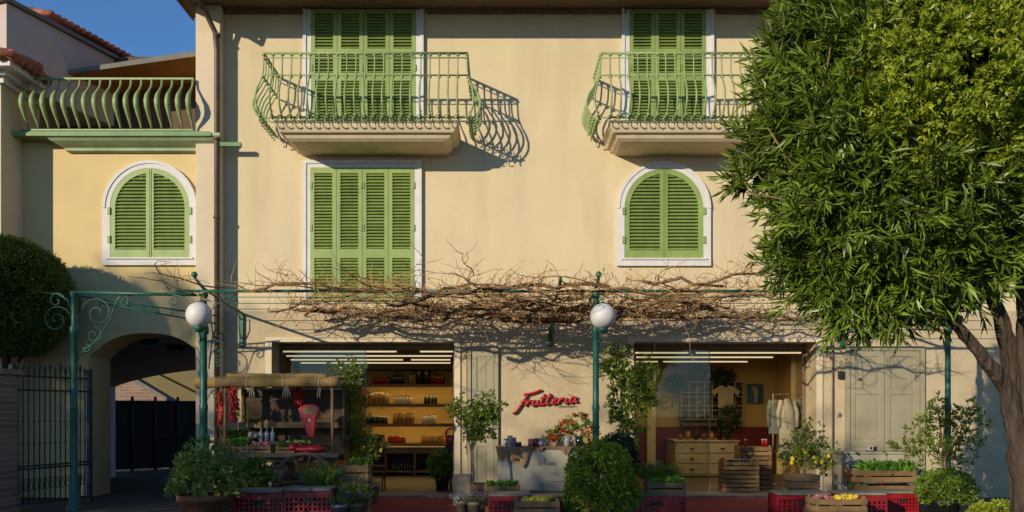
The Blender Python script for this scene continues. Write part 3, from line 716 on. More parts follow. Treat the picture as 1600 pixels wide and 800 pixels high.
def spiral(mb, c, r0, turns, start, sgn=1, dirx=(1,0,0), r=.010, shrink=.85):
    dx = Vector(dirx); n = int(turns*16); pts = []
    for i in range(n+1):
        a = start+sgn*i/16*2*PI; rr = r0*(1-shrink*i/n); pts.append(Vector(c)+dx*rr*math.cos(a)+Vector((0,0,rr*math.sin(a))))
    mb.tube(pts, r, 5); return pts
sc_ = MB(); x0, y0, _, z0 = posts[0]
k = 12.5/F
spiral(sc_, (x0+.34,y0,z0-.30), .24, 1.6, PI, -1); spiral(sc_, (x0+.28,y0,z0-.62), .13, 1.4, PI/2, -1); spiral(sc_, (x0+.72,y0,z0-.13), .10, 1.4, PI, -1)
spiral(sc_, (x0+.17,y0,z0-.82), .07, 1.3, PI/2, -1); sc_.tube([(x0+.04,y0,z0-1.0),(x0+.12,y0,z0-.86),(x0+.3,y0,z0-.72),(x0+.52,y0,z0-.4),(x0+.62,y0,z0-.1),(x0+.9,y0,z0-.02)], .009, 5)
spiral(sc_, (x0-.26,y0,z0-.40), .22, 1.7, 0, 1); spiral(sc_, (x0-.26,y0,z0-.12), .13, 1.2, 0, 1); sc_.tube([(x0-.02,y0,z0-.35),(x0-.1,y0,z0-.1),(x0-.25,y0,z0-.02),(x0-.48,y0,z0-.0)], .009, 5)
sc_.build('scroll_bracket', 'teal', pg)
for q in (1, 2):
    sc_ = MB(); x0, y0, _, z0 = posts[q]
    if q == 1:
        for s in (-1, 1):
            sc_.tube([(x0+s*.05,y0,z0-.5),(x0+s*.12,y0,z0-.25),(x0+s*.3,y0,z0-.06),(x0+s*.5,y0,z0-.02)], .009, 5); spiral(sc_, (x0+s*.45,y0,z0-.12), .09, 1.3, PI/2, s)
        spiral(sc_, (x0+.2,y0+.1,z0-.62), .11, 1.4, PI/2, 1); spiral(sc_, (x0+.2,y0+.1,z0-.86), .09, 1.4, PI/2, 1); spiral(sc_, (x0+.16,y0+.1,z0-1.02), .06, 1.4, PI/2, -1)
        sc_.tube([(x0+.04,y0+.1,z0-1.1),(x0+.1,y0+.1,z0-.6),(x0+.05,y0+.1,z0-.2)], .010, 5)
    else:
        spiral(sc_, (x0+.1,y0,z0-.16), .07, 1.3, PI/2, 1); sc_.tube([(x0-.25,y0,z0-.02),(x0-.08,y0,z0-.1),(x0-.04,y0,z0-.28)], .009, 5); sc_.tube([(x0+.04,y0,z0-.75),(x0+.14,y0,z0-.6),(x0+.1,y0,z0-.45)], .009, 5)
    sc_.ball((x0, y0-.36, z0+.2), .045); sc_.build('scroll_bracket', 'teal', pg)
for (px, py, q, lab) in ((311,492,1,'white opal globe lamp on the pergola post by the passage arch'),(942,494,2,'white opal globe lamp on the middle pergola post between the shopfronts')):
    D = 11.85; p = at(px, py, D); t = thing('globe_lamp', lab, 'lamp', p, 0, 'globe lamps on the pergola posts')
    mb = MB(); mb.ball((0,0,0), .182, n=28, k=18); mb.build('globe', 'globe', t)
    mb = MB(); qx = posts[q][0]-p.x; qy = YP-p.y
    mb.lathe((0,0,-.24), [(0,0),(.05,0),(.075,.05),(.07,.085),(.0,.09)], 12); mb.tube([(0,0,-.22),(qx*.4,qy*.4,-.36),(qx,qy,-.30)], .014, 6); mb.build('bracket', 'teal', t)

# ------------------------------------------------------------------ vine
vn = thing('grapevine', 'bare leafless grapevine tangled along the pergola beam with a few dry leaves', 'vine', (0,0,ZP))
wood = MB(); twigs = MB(); VX0, VX1 = wx(372,12.6), wx(1330,12.6)
def zb_at(y): return ZP+.0-.05*(y-YP)
mains = []
for k in range(26):
    y = YP+(random.uniform(-.15, 1.6) if k%3 else random.uniform(-1.3,-.2)); a = random.uniform(VX0, VX1-3); ln = random.uniform(2.5, 5.5); b = min(VX1, a+ln)
    if y < YP-.18 and a < 1.7 and b > -1.6: y = YP+random.uniform(0,1.4)
    z = zb_at(y)+random.uniform(-.2,.08); pts = []; n = int((b-a)/.16)
    for i in range(n):
        pts.append(Vector((a+(b-a)*i/n, y, z))); y += random.gauss(0,.05); z += random.gauss(-.001,.05); z = min(max(z, ZP-.30), ZP+.10); y = min(max(y, YP-1.35), -.15)
    if len(pts) > 3:
        r0 = random.choice((.012,.014,.018,.024,.036)); wood.tube(pts, [r0*(1-.5*i/len(pts)) for i in range(len(pts))], 6); mains.append(pts)
canes = MB()
for k in range(30):                                  # long bare canes reaching out over the pavement side
    x = random.uniform(VX0-1.2, VX1-.8); y = YP+random.uniform(-.3,.3); z = ZP+random.uniform(-.02,.06); p = Vector((x,y,z)); d = Vector((random.uniform(-.9,.9), -1, random.uniform(-.05,.10))).normalized(); L = random.uniform(.7,1.7); pts = [p.copy()]
    for i in range(9):
        d = (d+Vector((random.gauss(0,.22),random.gauss(0,.1),random.gauss(0,.09)))).normalized(); p = p+d*L/9; pts.append(p.copy())
        if i > 1 and random.random() < .75:
            q = p.copy(); e = (d+Vector((random.choice((-1,1))*random.uniform(.5,1.1),0,random.uniform(-.15,.3)))).normalized(); tw_ = [q.copy()]
            for j in range(5): e = (e+Vector((random.gauss(0,.3),random.gauss(0,.3),random.gauss(0,.15)))).normalized(); q = q+e*random.uniform(.05,.12); tw_.append(q.copy())
            canes.tube(tw_, [.006-.0008*j for j in range(6)], 4, cap=False)
    r0 = random.uniform(.007,.014); canes.tube(pts, [r0*(1-.06*i) for i in range(10)], 5)
canes.build('canes', 'vine', vn)
wood.build('main_stems', 'vinewood', vn, loc=None)
dry = np.zeros((0,3))
dl = []
for k in range(2300):
    m_ = random.choice(mains); p = Vector(random.choice(m_)); dens = 1
    upw = random.random() < .55
    d = Vector((random.gauss(0,1), random.gauss(0,.6), (random.uniform(.1,1.1) if upw else random.uniform(-.35,.4)))).normalized()
    L = random.uniform(.12,.5)*(1 if random.random() < .85 else 1.9); n = random.randint(4,7); pts = [p.copy()]
    for i in range(n):
        d = (d+Vector((random.gauss(0,.35), random.gauss(0,.3), random.gauss(0,.3)-(.0 if upw else .02)))).normalized(); p = p+d*L/n; pts.append(p.copy())
        if p.z > ZP+.42 or p.y > -.03: break
    r0 = random.uniform(.003,.0085); twigs.tube(pts, [r0*(1-.6*i/len(pts)) for i in range(len(pts))], 4, cap=False)
    if random.random() < .16: dl.append(pts[-1])
twigs.build('twigs', 'vine', vn)
mb = MB(); P = np.array([tuple(p) for p in dl]); P = np.repeat(P, 2, 0)+rng.normal(size=(len(P)*2,3))*.02
leaves(mb, P, rng.normal(size=P.shape)+np.array([0,0,-.5]), .035+.02*rng.random(len(P)), .03, curl=.4); mb.build('dry_leaves', 'dryleaf', vn)
for o in [x for x in bpy.data.objects if x.parent == vn]: o.location = (0,0,-ZP)

# ================================================================== TOPIARY + TREES
tc_ = at(6, 468, 12.95)
tp = thing('topiary_tree', 'round clipped topiary tree behind the iron gate at the left edge', 'tree', (tc_.x, tc_.y, 0))
mb = MB(); U = sph(15000); q = 1+.03*np.sin(U[:,0]*9)*np.cos(U[:,2]*8)+.02*rng.normal(size=len(U)); P = U*q[:,None]*np.array([.98,.95,.93]); P[:,2] = np.maximum(P[:,2], -.82+.06*rng.random(len(P)))
P += np.array([0,0,tc_.z]); P = np.repeat(P,3,0)+rng.normal(size=(len(P)*3,3))*.02; leaves(mb, P, np.repeat(U,3,0)+rng.normal(size=P.shape)*.8, .045, .026); mb.build('crown', 'topiary', tp)
mb = MB(); mb.ball((0,0,tc_.z), .88, .86, .78, 20, 14, .02); mb.build('crown_shade_core', 'shade', tp)  # dark ball painted as the shade behind the clipped leaves
mb = MB(); mb.tube([(0,0,0),(.03,0,.8),(.0,.02,1.6),(.05,0,2.6)], [.09,.07,.06,.04], 9)
for k in range(7): a = k*.9; mb.tube([(.0,.0,1.9),(.3*math.cos(a),.3*math.sin(a),2.35),(.5*math.cos(a),.5*math.sin(a),2.8)], [.03,.02,.01], 6)
mb.build('trunk', 'bark', tp)

DT = 6.3
def tree_crown(clumps, nper, L, W, per, spread=.55, up=.1, droop=0., spray=0):
    """clumps: (centre, radius) lobes; shoots placed in the outer part of every lobe, leaves whorled round each shoot"""
    mb = MB(); tw = MB(); allP = []; allD = []
    for ci, (c, r) in enumerate(clumps):
        n = int(nper*(r[0]*r[2])/.25); U = sph(n); q = lump(U, 50+ci, k=14, amp=.5, sharp=9)
        P = np.array(c)+U*(q*(1-.45*rng.random(n)**1.5))[:,None]*np.array(r)
        shoot = unit(U+rng.normal(size=U.shape)*.35+np.array([0,0,up-droop]))
        for s_ in range(per):
            t = rng.random(n)[:,None]; base = P+shoot*t*L*1.1
            side = unit(np.cross(shoot, rng.normal(size=U.shape)))
            allP.append(base); allD.append(shoot*(.35+.5*t)+side*spread+np.array([0,0,-droop*.5]))
    if spray:                                        # long young shoots standing out of the outline
        R_ = np.array([r[0] for c, r in clumps]); idx = rng.choice(len(clumps), spray, p=R_/R_.sum()); U = sph(spray)
        B = np.array([clumps[i][0] for i in idx])+U*np.array([clumps[i][1] for i in idx])*.9
        sh_ = unit(U+rng.normal(size=U.shape)*.3+np.array([0,-.1,.25])); ln = L*(.9+1.3*rng.random(spray))
        for s_ in range(22):
            t = s_/21; side = unit(np.cross(sh_, rng.normal(size=U.shape))); q_ = B+sh_*(ln*t)[:,None]+np.array([0,0,-.06])*(t*t)
            allP.append(q_); allD.append(sh_*(.5+.5*t)+side*.6)
    P = np.concatenate(allP); Dd = np.concatenate(allD); leaves(mb, P, Dd, L*(.6+.6*rng.random(len(P))), W*(.7+.6*rng.random(len(P))), curl=.12); return mb
def tp_(px, py, dd=0): return at(px, py, DT+dd)
t1 = thing('narrow_leaved_tree', 'tree with long narrow dark leaves and leaning limb at the right side', 'tree', (wx(1592,DT), DT-DW, 0))
cl = []
for px, py, r, dd in ((1330,85,86,0),(1290,230,90,.0),(1330,330,105,-.1),(1405,400,88,-.1),(1340,180,120,-.25),(1420,290,120,-.35),(1470,380,85,-.2),(1380,60,120,-.1),(1490,425,40,0),(1330,440,60,.05),(1560,340,85,-.1),(1540,290,100,.1),(1285,25,45,.1),(1248,150,40,.1),(1192,282,26,.15),(1196,215,24,.15),(1166,290,15,.12),(1235,400,28,.1),(1270,430,30,.1),(1620,310,95,.1),(1290,385,60,0),(1385,462,42,0),(1325,488,26,0),(1450,-30,120,0),(1570,90,160,.5),(1480,220,150,.6),(1350,-20,95,.2),(1262,90,48,.3)):
    c = at(px, py, DT+dd); k = (DT+dd)/F; cl.append(((c.x,c.y,c.z),(r*k, r*k*1.0, r*k)))
base = Vector(t1.location)
def rel(mb): return mb
mb = tree_crown(cl, 270, .145, .020, 12, spread=.6, droop=.12, spray=420); mb.build('crown', 'leafA', t1, loc=None).location = -base
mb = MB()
for (cx_,cy_,cz_),(r,_,_) in cl: mb.ball((cx_,cy_+.08,cz_), r*.45, r*.42, r*.45, 12, 8, .15)  # dark balls stand in for shaded gaps inside the crown
mb.build('crown_shade_core', 'shade', t1).location = -base
tr = MB()
def limb(pts, rs, n=10, jit=.004):
    P = [Vector(p) for p in pts]; out = []; ro = []
    for i in range(len(P)-1):
        for s_ in range(7):
            t = s_/7; out.append(P[i].lerp(P[i+1], t)+Vector((random.gauss(0,jit),random.gauss(0,jit),0))); ro.append((rs[i]*(1-t)+rs[i+1]*t)*random.uniform(.93,1.07))
    out.append(P[-1]); ro.append(rs[-1])
    o0 = len(tr.v); n = 30 if rs[0] > .03 else 10; tr.tube(out, ro, n)
    ph = [random.uniform(0,6.28) for _ in range(4)]; k_ = len(out)
    for i in range(k_):
        for j in range(n):
            a = 2*PI*j/n; v = Vector(tr.v[o0+i*n+j]); c = out[i]
            q_ = 1+.09*math.sin(4*a+ph[0]+i*.22)+.06*math.sin(9*a+ph[1]-i*.35)+.05*math.sin(15*a+ph[2]+i*.6)+random.uniform(-.035,.035)
            tr.v[o0+i*n+j] = tuple(c+(v-c)*q_)
bx = wx(1604,DT); by = DT-DW
limb([(bx+.03,by,-.03),(bx,by,.12),(bx+.0,by,.9),tp_(1596,680),tp_(1575,610),tp_(1530,550,-.05),tp_(1480,490,-.1),tp_(1420,400,-.2),tp_(1330,300,-.1),tp_(1290,200,0)], [.15,.12,.10,.095,.055,.045,.038,.028,.02,.008])
limb([(bx+.06,by+.03,.4),tp_(1592,650,.1),tp_(1580,560,.1),tp_(1562,490,.1),tp_(1520,400,.1),tp_(1480,250,.1),tp_(1440,120,.1)], [.11,.09,.06,.05,.04,.03,.01])
limb([(bx+.08,by-.02,.5),tp_(1606,640,0),tp_(1600,540,0),tp_(1598,480,0),tp_(1600,300,0),tp_(1560,100,0)], [.10,.085,.055,.045,.04,.01])
limb([tp_(1590,620,.05),tp_(1618,520,.15),tp_(1650,420,.2),tp_(1680,250,.2)], [.08,.055,.04,.015])
limb([tp_(1480,490,-.1),tp_(1400,470,-.1),tp_(1330,440,0)], [.022,.015,.006])
tr.build('trunk', 'bark', t1).location = -base
tg = MB()
for a in (((1200,200),(1225,240),(1262,285)),((1192,305),(1225,312),(1300,322)),((1165,300),(1200,310)),((1265,200),(1290,120),(1300,60))):
    tg.tube([at(p[0],p[1],DT-.42) for p in a], .006, 5)
tg.build('twig', 'bark_pale', t1).location = -base
t2 = thing('broad_leaved_tree', 'yellow green small leaved tree in front of the dark narrow leaved tree', 'tree', (wx(1640,5.6), 5.6-DW, 0)); base2 = Vector(t2.location)
cl2 = []
for px, py, r, dd in ((1500,110,95,0),(1560,60,110,0),(1430,160,62,.1),(1590,180,90,.1),(1480,205,50,.1),(1540,230,50,.1),(1620,250,70,.15),(1420,90,60,.15),(1500,20,90,.1),(1600,-20,120,.1),(1470,250,32,.1)):
    c = at(px, py, 5.5+dd); k = 5.5/F; cl2.append(((c.x,c.y,c.z),(r*k*1.08, r*k, r*k*1.08)))
mb = tree_crown(cl2, 1500, .048, .020, 9, spread=.8, up=.25, spray=260); mb.build('crown', 'leafB', t2).location = -base2
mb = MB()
for (cx_,cy_,cz_),(r,_,_) in cl2: mb.ball((cx_,cy_+.05,cz_), r*.5, r*.5, r*.5, 12, 8, .12)  # near-black lumps paint in shade between the small leaves
mb.build('crown_shade_core', 'shade', t2).location = -base2
tr = MB(); q = base2
limb([(q.x,q.y,-.03),(q.x+.02,q.y,1.5),(q.x-.03,q.y,2.6),at(1560,150,5.6),at(1500,60,5.6)], [.09,.07,.06,.03,.01]); limb([(q.x-.03,q.y,2.6),at(1600,100,5.6),at(1620,-40,5.6)], [.05,.03,.01])
tr.build('trunk', 'bark', t2).location = -base2

# ================================================================== CRATES, POTS, PLANTS: prototypes at the origin, base at z=0
def red_crate(name='red_crate', w=.60, d=.40, h=.42, lid=True):
    t = bpy.data.objects.new(name, None); C.objects.link(t)
    mb = MB(); th = .018
    def side(x0, x1, y0, y1, along):
        L = (x1-x0) if along == 'x' else (y1-y0); n = int(L/.055)
        zz = [.02,.05]; rows = 5; zs = [0,.03]+[.03+(h-.11)*(i+1)/rows for i in range(rows)]
        for z in [.0]+[.035+(h-.12)*(i)/rows for i in range(1,rows+1)]: mb.box(x0,x1,y0,y1,z,z+.022)
        mb.box(x0,x1,y0,y1,h-.075,h)
        for i in range(n+1):
            if along == 'x': c = x0+L*i/n; mb.box(max(x0,c-.015),min(x1,c+.015),y0+.002,y1-.002,.022,h-.075)
            else: c = y0+L*i/n; mb.box(x0+.002,x1-.002,max(y0,c-.015),min(y1,c+.015),.022,h-.075)
    side(-w/2,w/2,-d/2,-d/2+th,'x'); side(-w/2,w/2,d/2-th,d/2,'x'); side(-w/2,-w/2+th,-d/2+th,d/2-th,'y'); side(w/2-th,w/2,-d/2+th,d/2-th,'y')
    mb.box(-w/2+.02,w/2-.02,-d/2+.02,d/2-.02,.01,.02)
    for s in (-1,1): mb.box(s*w/2-.022 if s>0 else -w/2-.006, s*w/2+.006 if s>0 else -w/2+.022, -d/2-.006,-d/2+.02,0,h+.004)
    mb.build('body', 'red', t)
    mb = MB(); mb.box(-.07,.07,-d/2-.004,-d/2-.0005,h-.145,h-.09); mb.build('handle', 'black', t)
    if lid:
        mb = MB(); mb.box(-w/2+.01,w/2-.01,-d/2-.02,d/2,h+.006,h+.04); mb.build('board', 'plank', t, bevel=.006)
    return t
def wood_crate(name='wooden_crate', w=.50, d=.34, h=.24, slats=3, m='wood'):
    t = bpy.data.objects.new(name, None); C.objects.link(t); mb = MB(); th = .012; sh = (h-.02*(slats-1))/slats
    for i in range(slats):
        z = i*(sh+.02)
        mb.box(-w/2,w/2,-d/2,-d/2+th,z,z+sh); mb.box(-w/2,w/2,d/2-th,d/2,z,z+sh)
        mb.box(-w/2+.001,-w/2+th,-d/2+th+.001,d/2-th-.001,z,z+sh); mb.box(w/2-th,w/2-.001,-d/2+th+.001,d/2-th-.001,z,z+sh)
    for k in range(4): mb.box(-w/2+.013,w/2-.013,-d/2+.02+k*(d-.04)/4,-d/2+.01+(k+1)*(d-.04)/4,.001,.012)
    mb.build('slats', m, t)
    mb = MB()
    for sx in (-1,1):
        for sy in (-1,1):
            x = sx*(w/2-.03); y = sy*(d/2-.03)
            mb.box(x-.017,x+.017,y-.017,y+.017,.013,h+.03)
    mb.build('corner_posts', m, t); return t
def pot(t, r, h, m, rim=.02):
    mb = MB(); mb.lathe((0,0,0), [(0,0),(r*.68,0),(r*.93,h*.82),(r,h*.82),(r+.005,h),(r-rim,h),(r-rim,h*.86),(0,h*.86)], 24); mb.build('pot', m, t)
    mb = MB(); mb.lathe((0,0,0), [(0,h*.87),(r-rim-.001,h*.87)], 16); mb.build('soil', 'soil', t)
RC = red_crate(); WC = wood_crate(); 
protos = [RC, WC]

def use(src, *a, **k): return place(src, *a, **k)
def crate(src, px, py_top, D, h, lab, cat, rz=0, group=None, sx=1, sz=1, zbase=None):
    z = wz(py_top, D)-h if zbase is None else zbase
    c = copy_tree(src); c.location = (wx(px,D), D-DW, z); c.rotation_euler.z = rz; c.scale = (sx, 1, sz); tag(c, lab, cat, group); return c
G_R = 'red plastic crates in front of the shops'
def rcrate(px, py, D, lab, sx=1, rz=0):
    H = wz(py, D); c = copy_tree(RC); c.location = (wx(px,D), D-DW+.2, 0); c.scale = (sx, 1, H/.46); c.rotation_euler.z = rz; tag(c, lab, 'crate', G_R)
    c.name = 'red_crate'; return c
rcrate(404, 766, 10.7, 'red plastic crate with board lid right of the large terracotta pot', 1.03)
rcrate(481, 763, 10.7, 'red plastic crate with board lid in front of the right cart wheel', 1.0)
rcrate(797, 772, 10.6, 'red plastic crate with pale lid behind the crate of lemons', .93, .04)
rcrate(868, 775, 11.4, 'red plastic crate below the white writing panel, left of the round bush', 1.1)
rcrate(1026, 772, 10.8, 'red plastic crate carrying the lettuce box right of the round bush', 1.25)
rcrate(1257, 770, 10.7, 'red plastic crate with grey board under the lemon tree planter', 1.15, -.03)
rcrate(1348, 770, 10.7, 'red plastic crate with grey board in front of the white table', 1.02)
rcrate(1410, 768, 11.4, 'red plastic crate behind and right of the others, beside the white table', .72)
def wcrate(px, pyt, D, h, w, lab, zb=0.0, group=None, m=None, rz=0):
    c = wood_crate('wooden_crate', w, .34, h, max(2, int(h/.09))); c.location = (wx(px,D), D-DW, zb); c.rotation_euler.z = rz; return tag(c, lab, 'crate', group)
def zt(py, D): return wz(py, D)

def fruit(c0, w, d, z, r, n, m, name, lab, cat, lift=.02):
    mb = MB()
    for i in range(n):
        x = random.uniform(-w/2+r, w/2-r); y = random.uniform(-d/2+r, d/2-r); mb.ball((x,y,z+random.uniform(-.01,lift)), r*random.uniform(.85,1.15), r, r*.9, 9, 6)
    o = mb.build(name, m); o.location = c0; return tag(o, lab, cat, kind='stuff')
def greens(c0, w, d, z, n, L, m, lab, cat='vegetables', h=.05, name='leafy_greens', up=1.0):
    mb = MB(); P = np.stack([rng.uniform(-w/2,w/2,n), rng.uniform(-d/2,d/2,n), z+rng.random(n)*h], 1); leaves(mb, P, rng.normal(size=P.shape)*.6+np.array([0,0,up]), L*(.6+.7*rng.random(n)), L*.5, curl=.3)
    o = mb.build(name, m); o.location = c0; return tag(o, lab, cat, kind='stuff')

# left group
def bush_plant(name, lab, px, D, potr, poth, potm, cz, rad, n, L, W, m, zb=0, seed=3, per=5, spread=.9, up=.3, flowers=None, cat='potted plant', amp=.25, bottom=None, stems=True):
    t = thing(name, lab, cat, (wx(px,D), D-DW, zb))
    pot(t, potr, poth, potm)
    mb = bush_mb((0,0,cz), rad, n, L, W, seed, per=per, spread=spread, up=up, amp=amp, bottom=poth*.8 if bottom is None else bottom); mb.build('foliage', m, t)
    if stems:
        mb = MB()
        for k in range(9):
            a = k*.7; mb.tube([(.02*math.cos(a),.02*math.sin(a),poth*.85),(rad[0]*.4*math.cos(a),rad[1]*.4*math.sin(a),cz),(rad[0]*.75*math.cos(a),rad[1]*.75*math.sin(a),cz+rad[2]*.5)], [.008,.006,.003], 5)
        mb.build('stems', 'bark_pale', t)
    if flowers:
        fm, fn, fr = flowers; mb = MB(); U = sph(fn); P = U*np.array(rad)*1.02+np.array([0,0,cz]); P = P[P[:,2] > poth]
        P = np.repeat(P, 5, 0); leaves(mb, P, rng.normal(size=P.shape), fr, fr*.7); mb.build('flowers', fm, t)
    return t
H1 = wz(772,10.3)
bush_plant('potted_shrub', 'grey green leafy shrub in a large terracotta pot left of the cart', 316, 10.3, .30, H1, 'terra', H1+.19, (.40,.36,.27), 1150, .055, .026, 'leafE', seed=4, per=5, amp=.7, bottom=H1+.0)
bush_plant('potted_shrub', 'dense bright green round bush in a terracotta pot by the middle post', 940, 10.5, .27, wz(782,10.5), 'terra', wz(757,10.5), (.46,.43,.33), 3200, .045, .026, 'leafBush', seed=9, per=5, amp=.5, bottom=.14)
bush_plant('potted_plant', 'dark glossy leafy plant behind the left red crates', 388, 11.6, .15, .30, 'terra', wz(747,11.6), (.25,.2,.22), 260, .09, .045, 'leafD', seed=12, per=4)
def tuft(name, lab, px, D, zb, w, h, n, m, potr=None, poth=.16, potm='greypot', cat='potted herb', flowers=None):
    t = thing(name, lab, cat, (wx(px,D), D-DW, zb)); 
    pr = potr or w*.35; pot(t, pr, poth, potm); mb = MB(); a = rng.uniform(0,2*PI,n); r = pr*.8*np.sqrt(rng.random(n)); P = np.stack([r*np.cos(a), r*np.sin(a), np.full(n,poth*.85)],1)
    O = np.stack([np.cos(a), np.sin(a), np.zeros(n)],1)*(r/pr)[:,None]*(w/h)*.9+np.array([0,0,1])+rng.normal(size=(n,3))*.12
    O = unit(O); hh = h*(.55+.45*rng.random(n))
    for s_ in range(7):
        Q = P+O*(hh*(.2+.8*(s_/6)))[:,None]*.9; leaves(mb, Q, O+rng.normal(size=O.shape)*.45, h*.22, h*.035)
    mb.build('foliage', m, t)
    st = MB(); 
    for i in range(0, n, 4): st.tube([P[i], P[i]+O[i]*hh[i]], .003, 3)
    st.build('stems', 'bark_pale', t)
    if flowers:
        fm, fs = flowers; mb = MB(); Q = np.repeat(P+O*hh[:,None]*1.02, 4, 0); leaves(mb, Q+rng.normal(size=Q.shape)*.01, rng.normal(size=Q.shape), fs, fs*.6); mb.build('flowers', fm, t)
    return t
tuft('potted_herb', 'tall rosemary herb in a pot right of the right cart wheel', 502, 11.2, .32, .42, .36, 120, 'leafD', poth=.12)
tuft('potted_herb', 'small herb in a galvanised pot beside the right red crate of the cart', 531, 10.7, 0, .22, .22, 50, 'leafE', potr=.10, poth=.26, potm='metal')
bush_plant('potted_plant', 'low dark herb with mauve flowers in front of the wooden crate stack', 552, 11.0, .12, .24, 'greypot', .36, (.2,.16,.12), 160, .06, .02, 'leafE', seed=21, flowers=('petal_p',30,.03))
z1 = .46
wcrate(553, 0, 11.6, .44, .44, 'weathered wooden crate standing on the ground left of the left shop doorway', 0, m='oldwood')
wcrate(556, 0, 11.75, .22, .40, 'wooden produce crate on top of the weathered crate by the left doorway', .48)
fruit((wx(550,11.75),11.75-DW,.48), .36,.26,.20,.035,34,'tomato','tomatoes','red tomatoes in the crate left of the left doorway','vegetables')
greens((wx(562,11.75),11.75-DW,.48), .25,.24,.2,260,.07,'leafBright','green leaves beside the tomatoes in the crate left of the left doorway')
wcrate(350, 0, 11.0, .36, .40, 'old wooden crate between the terracotta pot and the red crate', 0)

# tall citrus standing by left doorway and other small trees -----------------------------
def small_tree(name, lab, px, D, zb, htrunk, crown, n, L, W, m, lem=0, potkind='pot', seed=5, bend=.03, lemr=.032, per=5, cat='citrus tree', shell=.9, amp=.5):
    """crown: list of (dx, dz, rx, rz)"""
    t = thing(name, lab, cat, (wx(px,D), D-DW, zb))
    if potkind == 'pot': pot(t, .17, .30, 'terra')
    elif potkind == 'grey': pot(t, .17, .30, 'greypot')
    elif potkind == 'box':
        mb = MB(); 
        for k in range(3): mb.box(-.2,.2,-.17,.17,k*.095,k*.095+.085)
        mb.build('planter', 'wood', t)
    fo = MB(); br = MB(); br.tube([(0,0,.15),(bend,0,htrunk*.5),(0,.0,htrunk)], [.024,.018,.015], 7); lm = MB()
    for i, (dx, dz, rx, rz) in enumerate(crown):
        sub = bush_mb((dx, random.uniform(-.05,.05), dz), (rx, rx*.8, rz), int(n*rx*rz*230), L, W, seed+i, shell=shell, per=per, amp=amp, spread=1.1, up=.1)
        o = len(fo.v); fo.v += sub.v; fo.f += [tuple(a+o for a in f) for f in sub.f]; fo.sm += sub.sm; fo.mi += sub.mi
        br.tube([(0,0,htrunk*.8),(dx*.5,0,(htrunk+dz)/2),(dx,0,dz),(dx*1.3,0,dz+rz*.6)], [.012,.009,.006,.003], 5)
        for k in range(5): a = random.uniform(0,6.28); br.tube([(dx*.6,0,dz-.3*rz),(dx+rx*.7*math.cos(a),rx*.5*math.sin(a),dz+rz*random.uniform(-.6,.7))], [.006,.003], 4)
    for k in range(lem):
        dx, dz, rx, rz = random.choice(crown); a = random.uniform(PI, 2*PI); lm.ball((dx+rx*.8*math.cos(a), -rx*.7*abs(math.sin(a)), dz-rz*random.uniform(.1,1.0)), lemr, lemr, lemr*1.25, 9, 7)
    br.build('trunk', 'bark_pale', t); fo.build('crown', m, t)
    if lem: lm.build('lemons', 'lemon', t)
    return t
D = 12.9
small_tree('citrus_tree', 'tall thin citrus tree standing inside the left side of the left shopfront', 545, 13.4, 0, 1.35, [(.0,2.0,.24,.26),(.04,1.6,.22,.28),(-.02,1.2,.2,.25),(.08,.95,.25,.18)], 8, .07, .03, 'leafC', 0, 'grey', seed=31)
small_tree('citrus_tree', 'small yellow fruited bush at the foot of the tall citrus in the left doorway', 578, 13.2, 0, .75, [(.02,.92,.2,.2),(-.05,.72,.16,.12)], 6, .06, .03, 'leafC', 11, 'grey', seed=41, lemr=.024)
small_tree('citrus_tree', 'round headed citrus tree on a straight stem between the left shopfront and the sign', 737, 12.2, .0, 1.05, [(.02,1.38,.27,.22),(-.20,1.50,.15,.14),(.2,1.35,.2,.22),(.1,1.12,.18,.14),(.28,1.45,.14,.18)], 8, .065, .034, 'leafC', 0, 'none', seed=51)
small_tree('citrus_tree', 'lemon tree hung with ripe lemons left of the white table', 1252, 11.6, wz(772,11.6), .42, [(.02,.62,.24,.2),(.22,.60,.2,.22),(-.14,.55,.14,.18),(.08,.85,.16,.16),(.33,.42,.12,.12)], 7, .055, .028, 'leafC', 9, 'box', seed=61)
small_tree('climbing_plant', 'tall leafy climbing plant behind the middle pergola post beside the right shopfront', 972, 12.6, 0, 1.5, [(.0,1.95,.27,.22),(.2,1.75,.28,.28),(-.05,2.3,.18,.18),(-.2,2.1,.14,.14),(.35,2.0,.18,.22),(.1,1.35,.22,.25),(.08,1.0,.16,.2),(.42,1.7,.12,.16),(-.12,1.5,.12,.25)], 7, .075, .034, 'leafC', 0, 'grey', seed=71, cat='climbing plant')
small_tree('leafy_shrub', 'loose tall leafy shrub against the wall at the right post', 1475, 12.0, 0, .9, [(.0,1.3,.3,.26),(.32,1.15,.24,.3),(-.3,1.05,.22,.26),(-.62,.9,.22,.14),(.1,.85,.3,.22),(.38,1.45,.16,.16),(-.1,1.5,.12,.16)], 4, .07, .03, 'leafC', 0, 'grey', seed=81, cat='shrub')
bush_plant('potted_shrub', 'dark leafy bush in a black pot below the right pergola post', 1474, 11.0, .22, .3, 'black', .42, (.30,.28,.22), 900, .05, .028, 'leafD', seed=15)
bush_plant('potted_shrub', 'low yellow green bush at the foot of the tree at right', 1556, 10.6, .14, .1, 'terra', .15, (.3,.25,.14), 500, .045, .025, 'leafB', seed=16)
bush_plant('potted_shrub', 'dark evergreen shrub with orange blooms behind the round bush', 965, 11.6, .18, .4, 'greypot', wz(712,11.6), (.24,.2,.27), 600, .06, .03, 'leafDark', seed=17, flowers=('petal_o',16,.04))
tuft('potted_herb', 'feathery green herb on the lettuce box right of the round bush', 1027, 11.3, wz(762,11.3), .5, .30, 240, 'leafD', potr=.17, poth=.1)
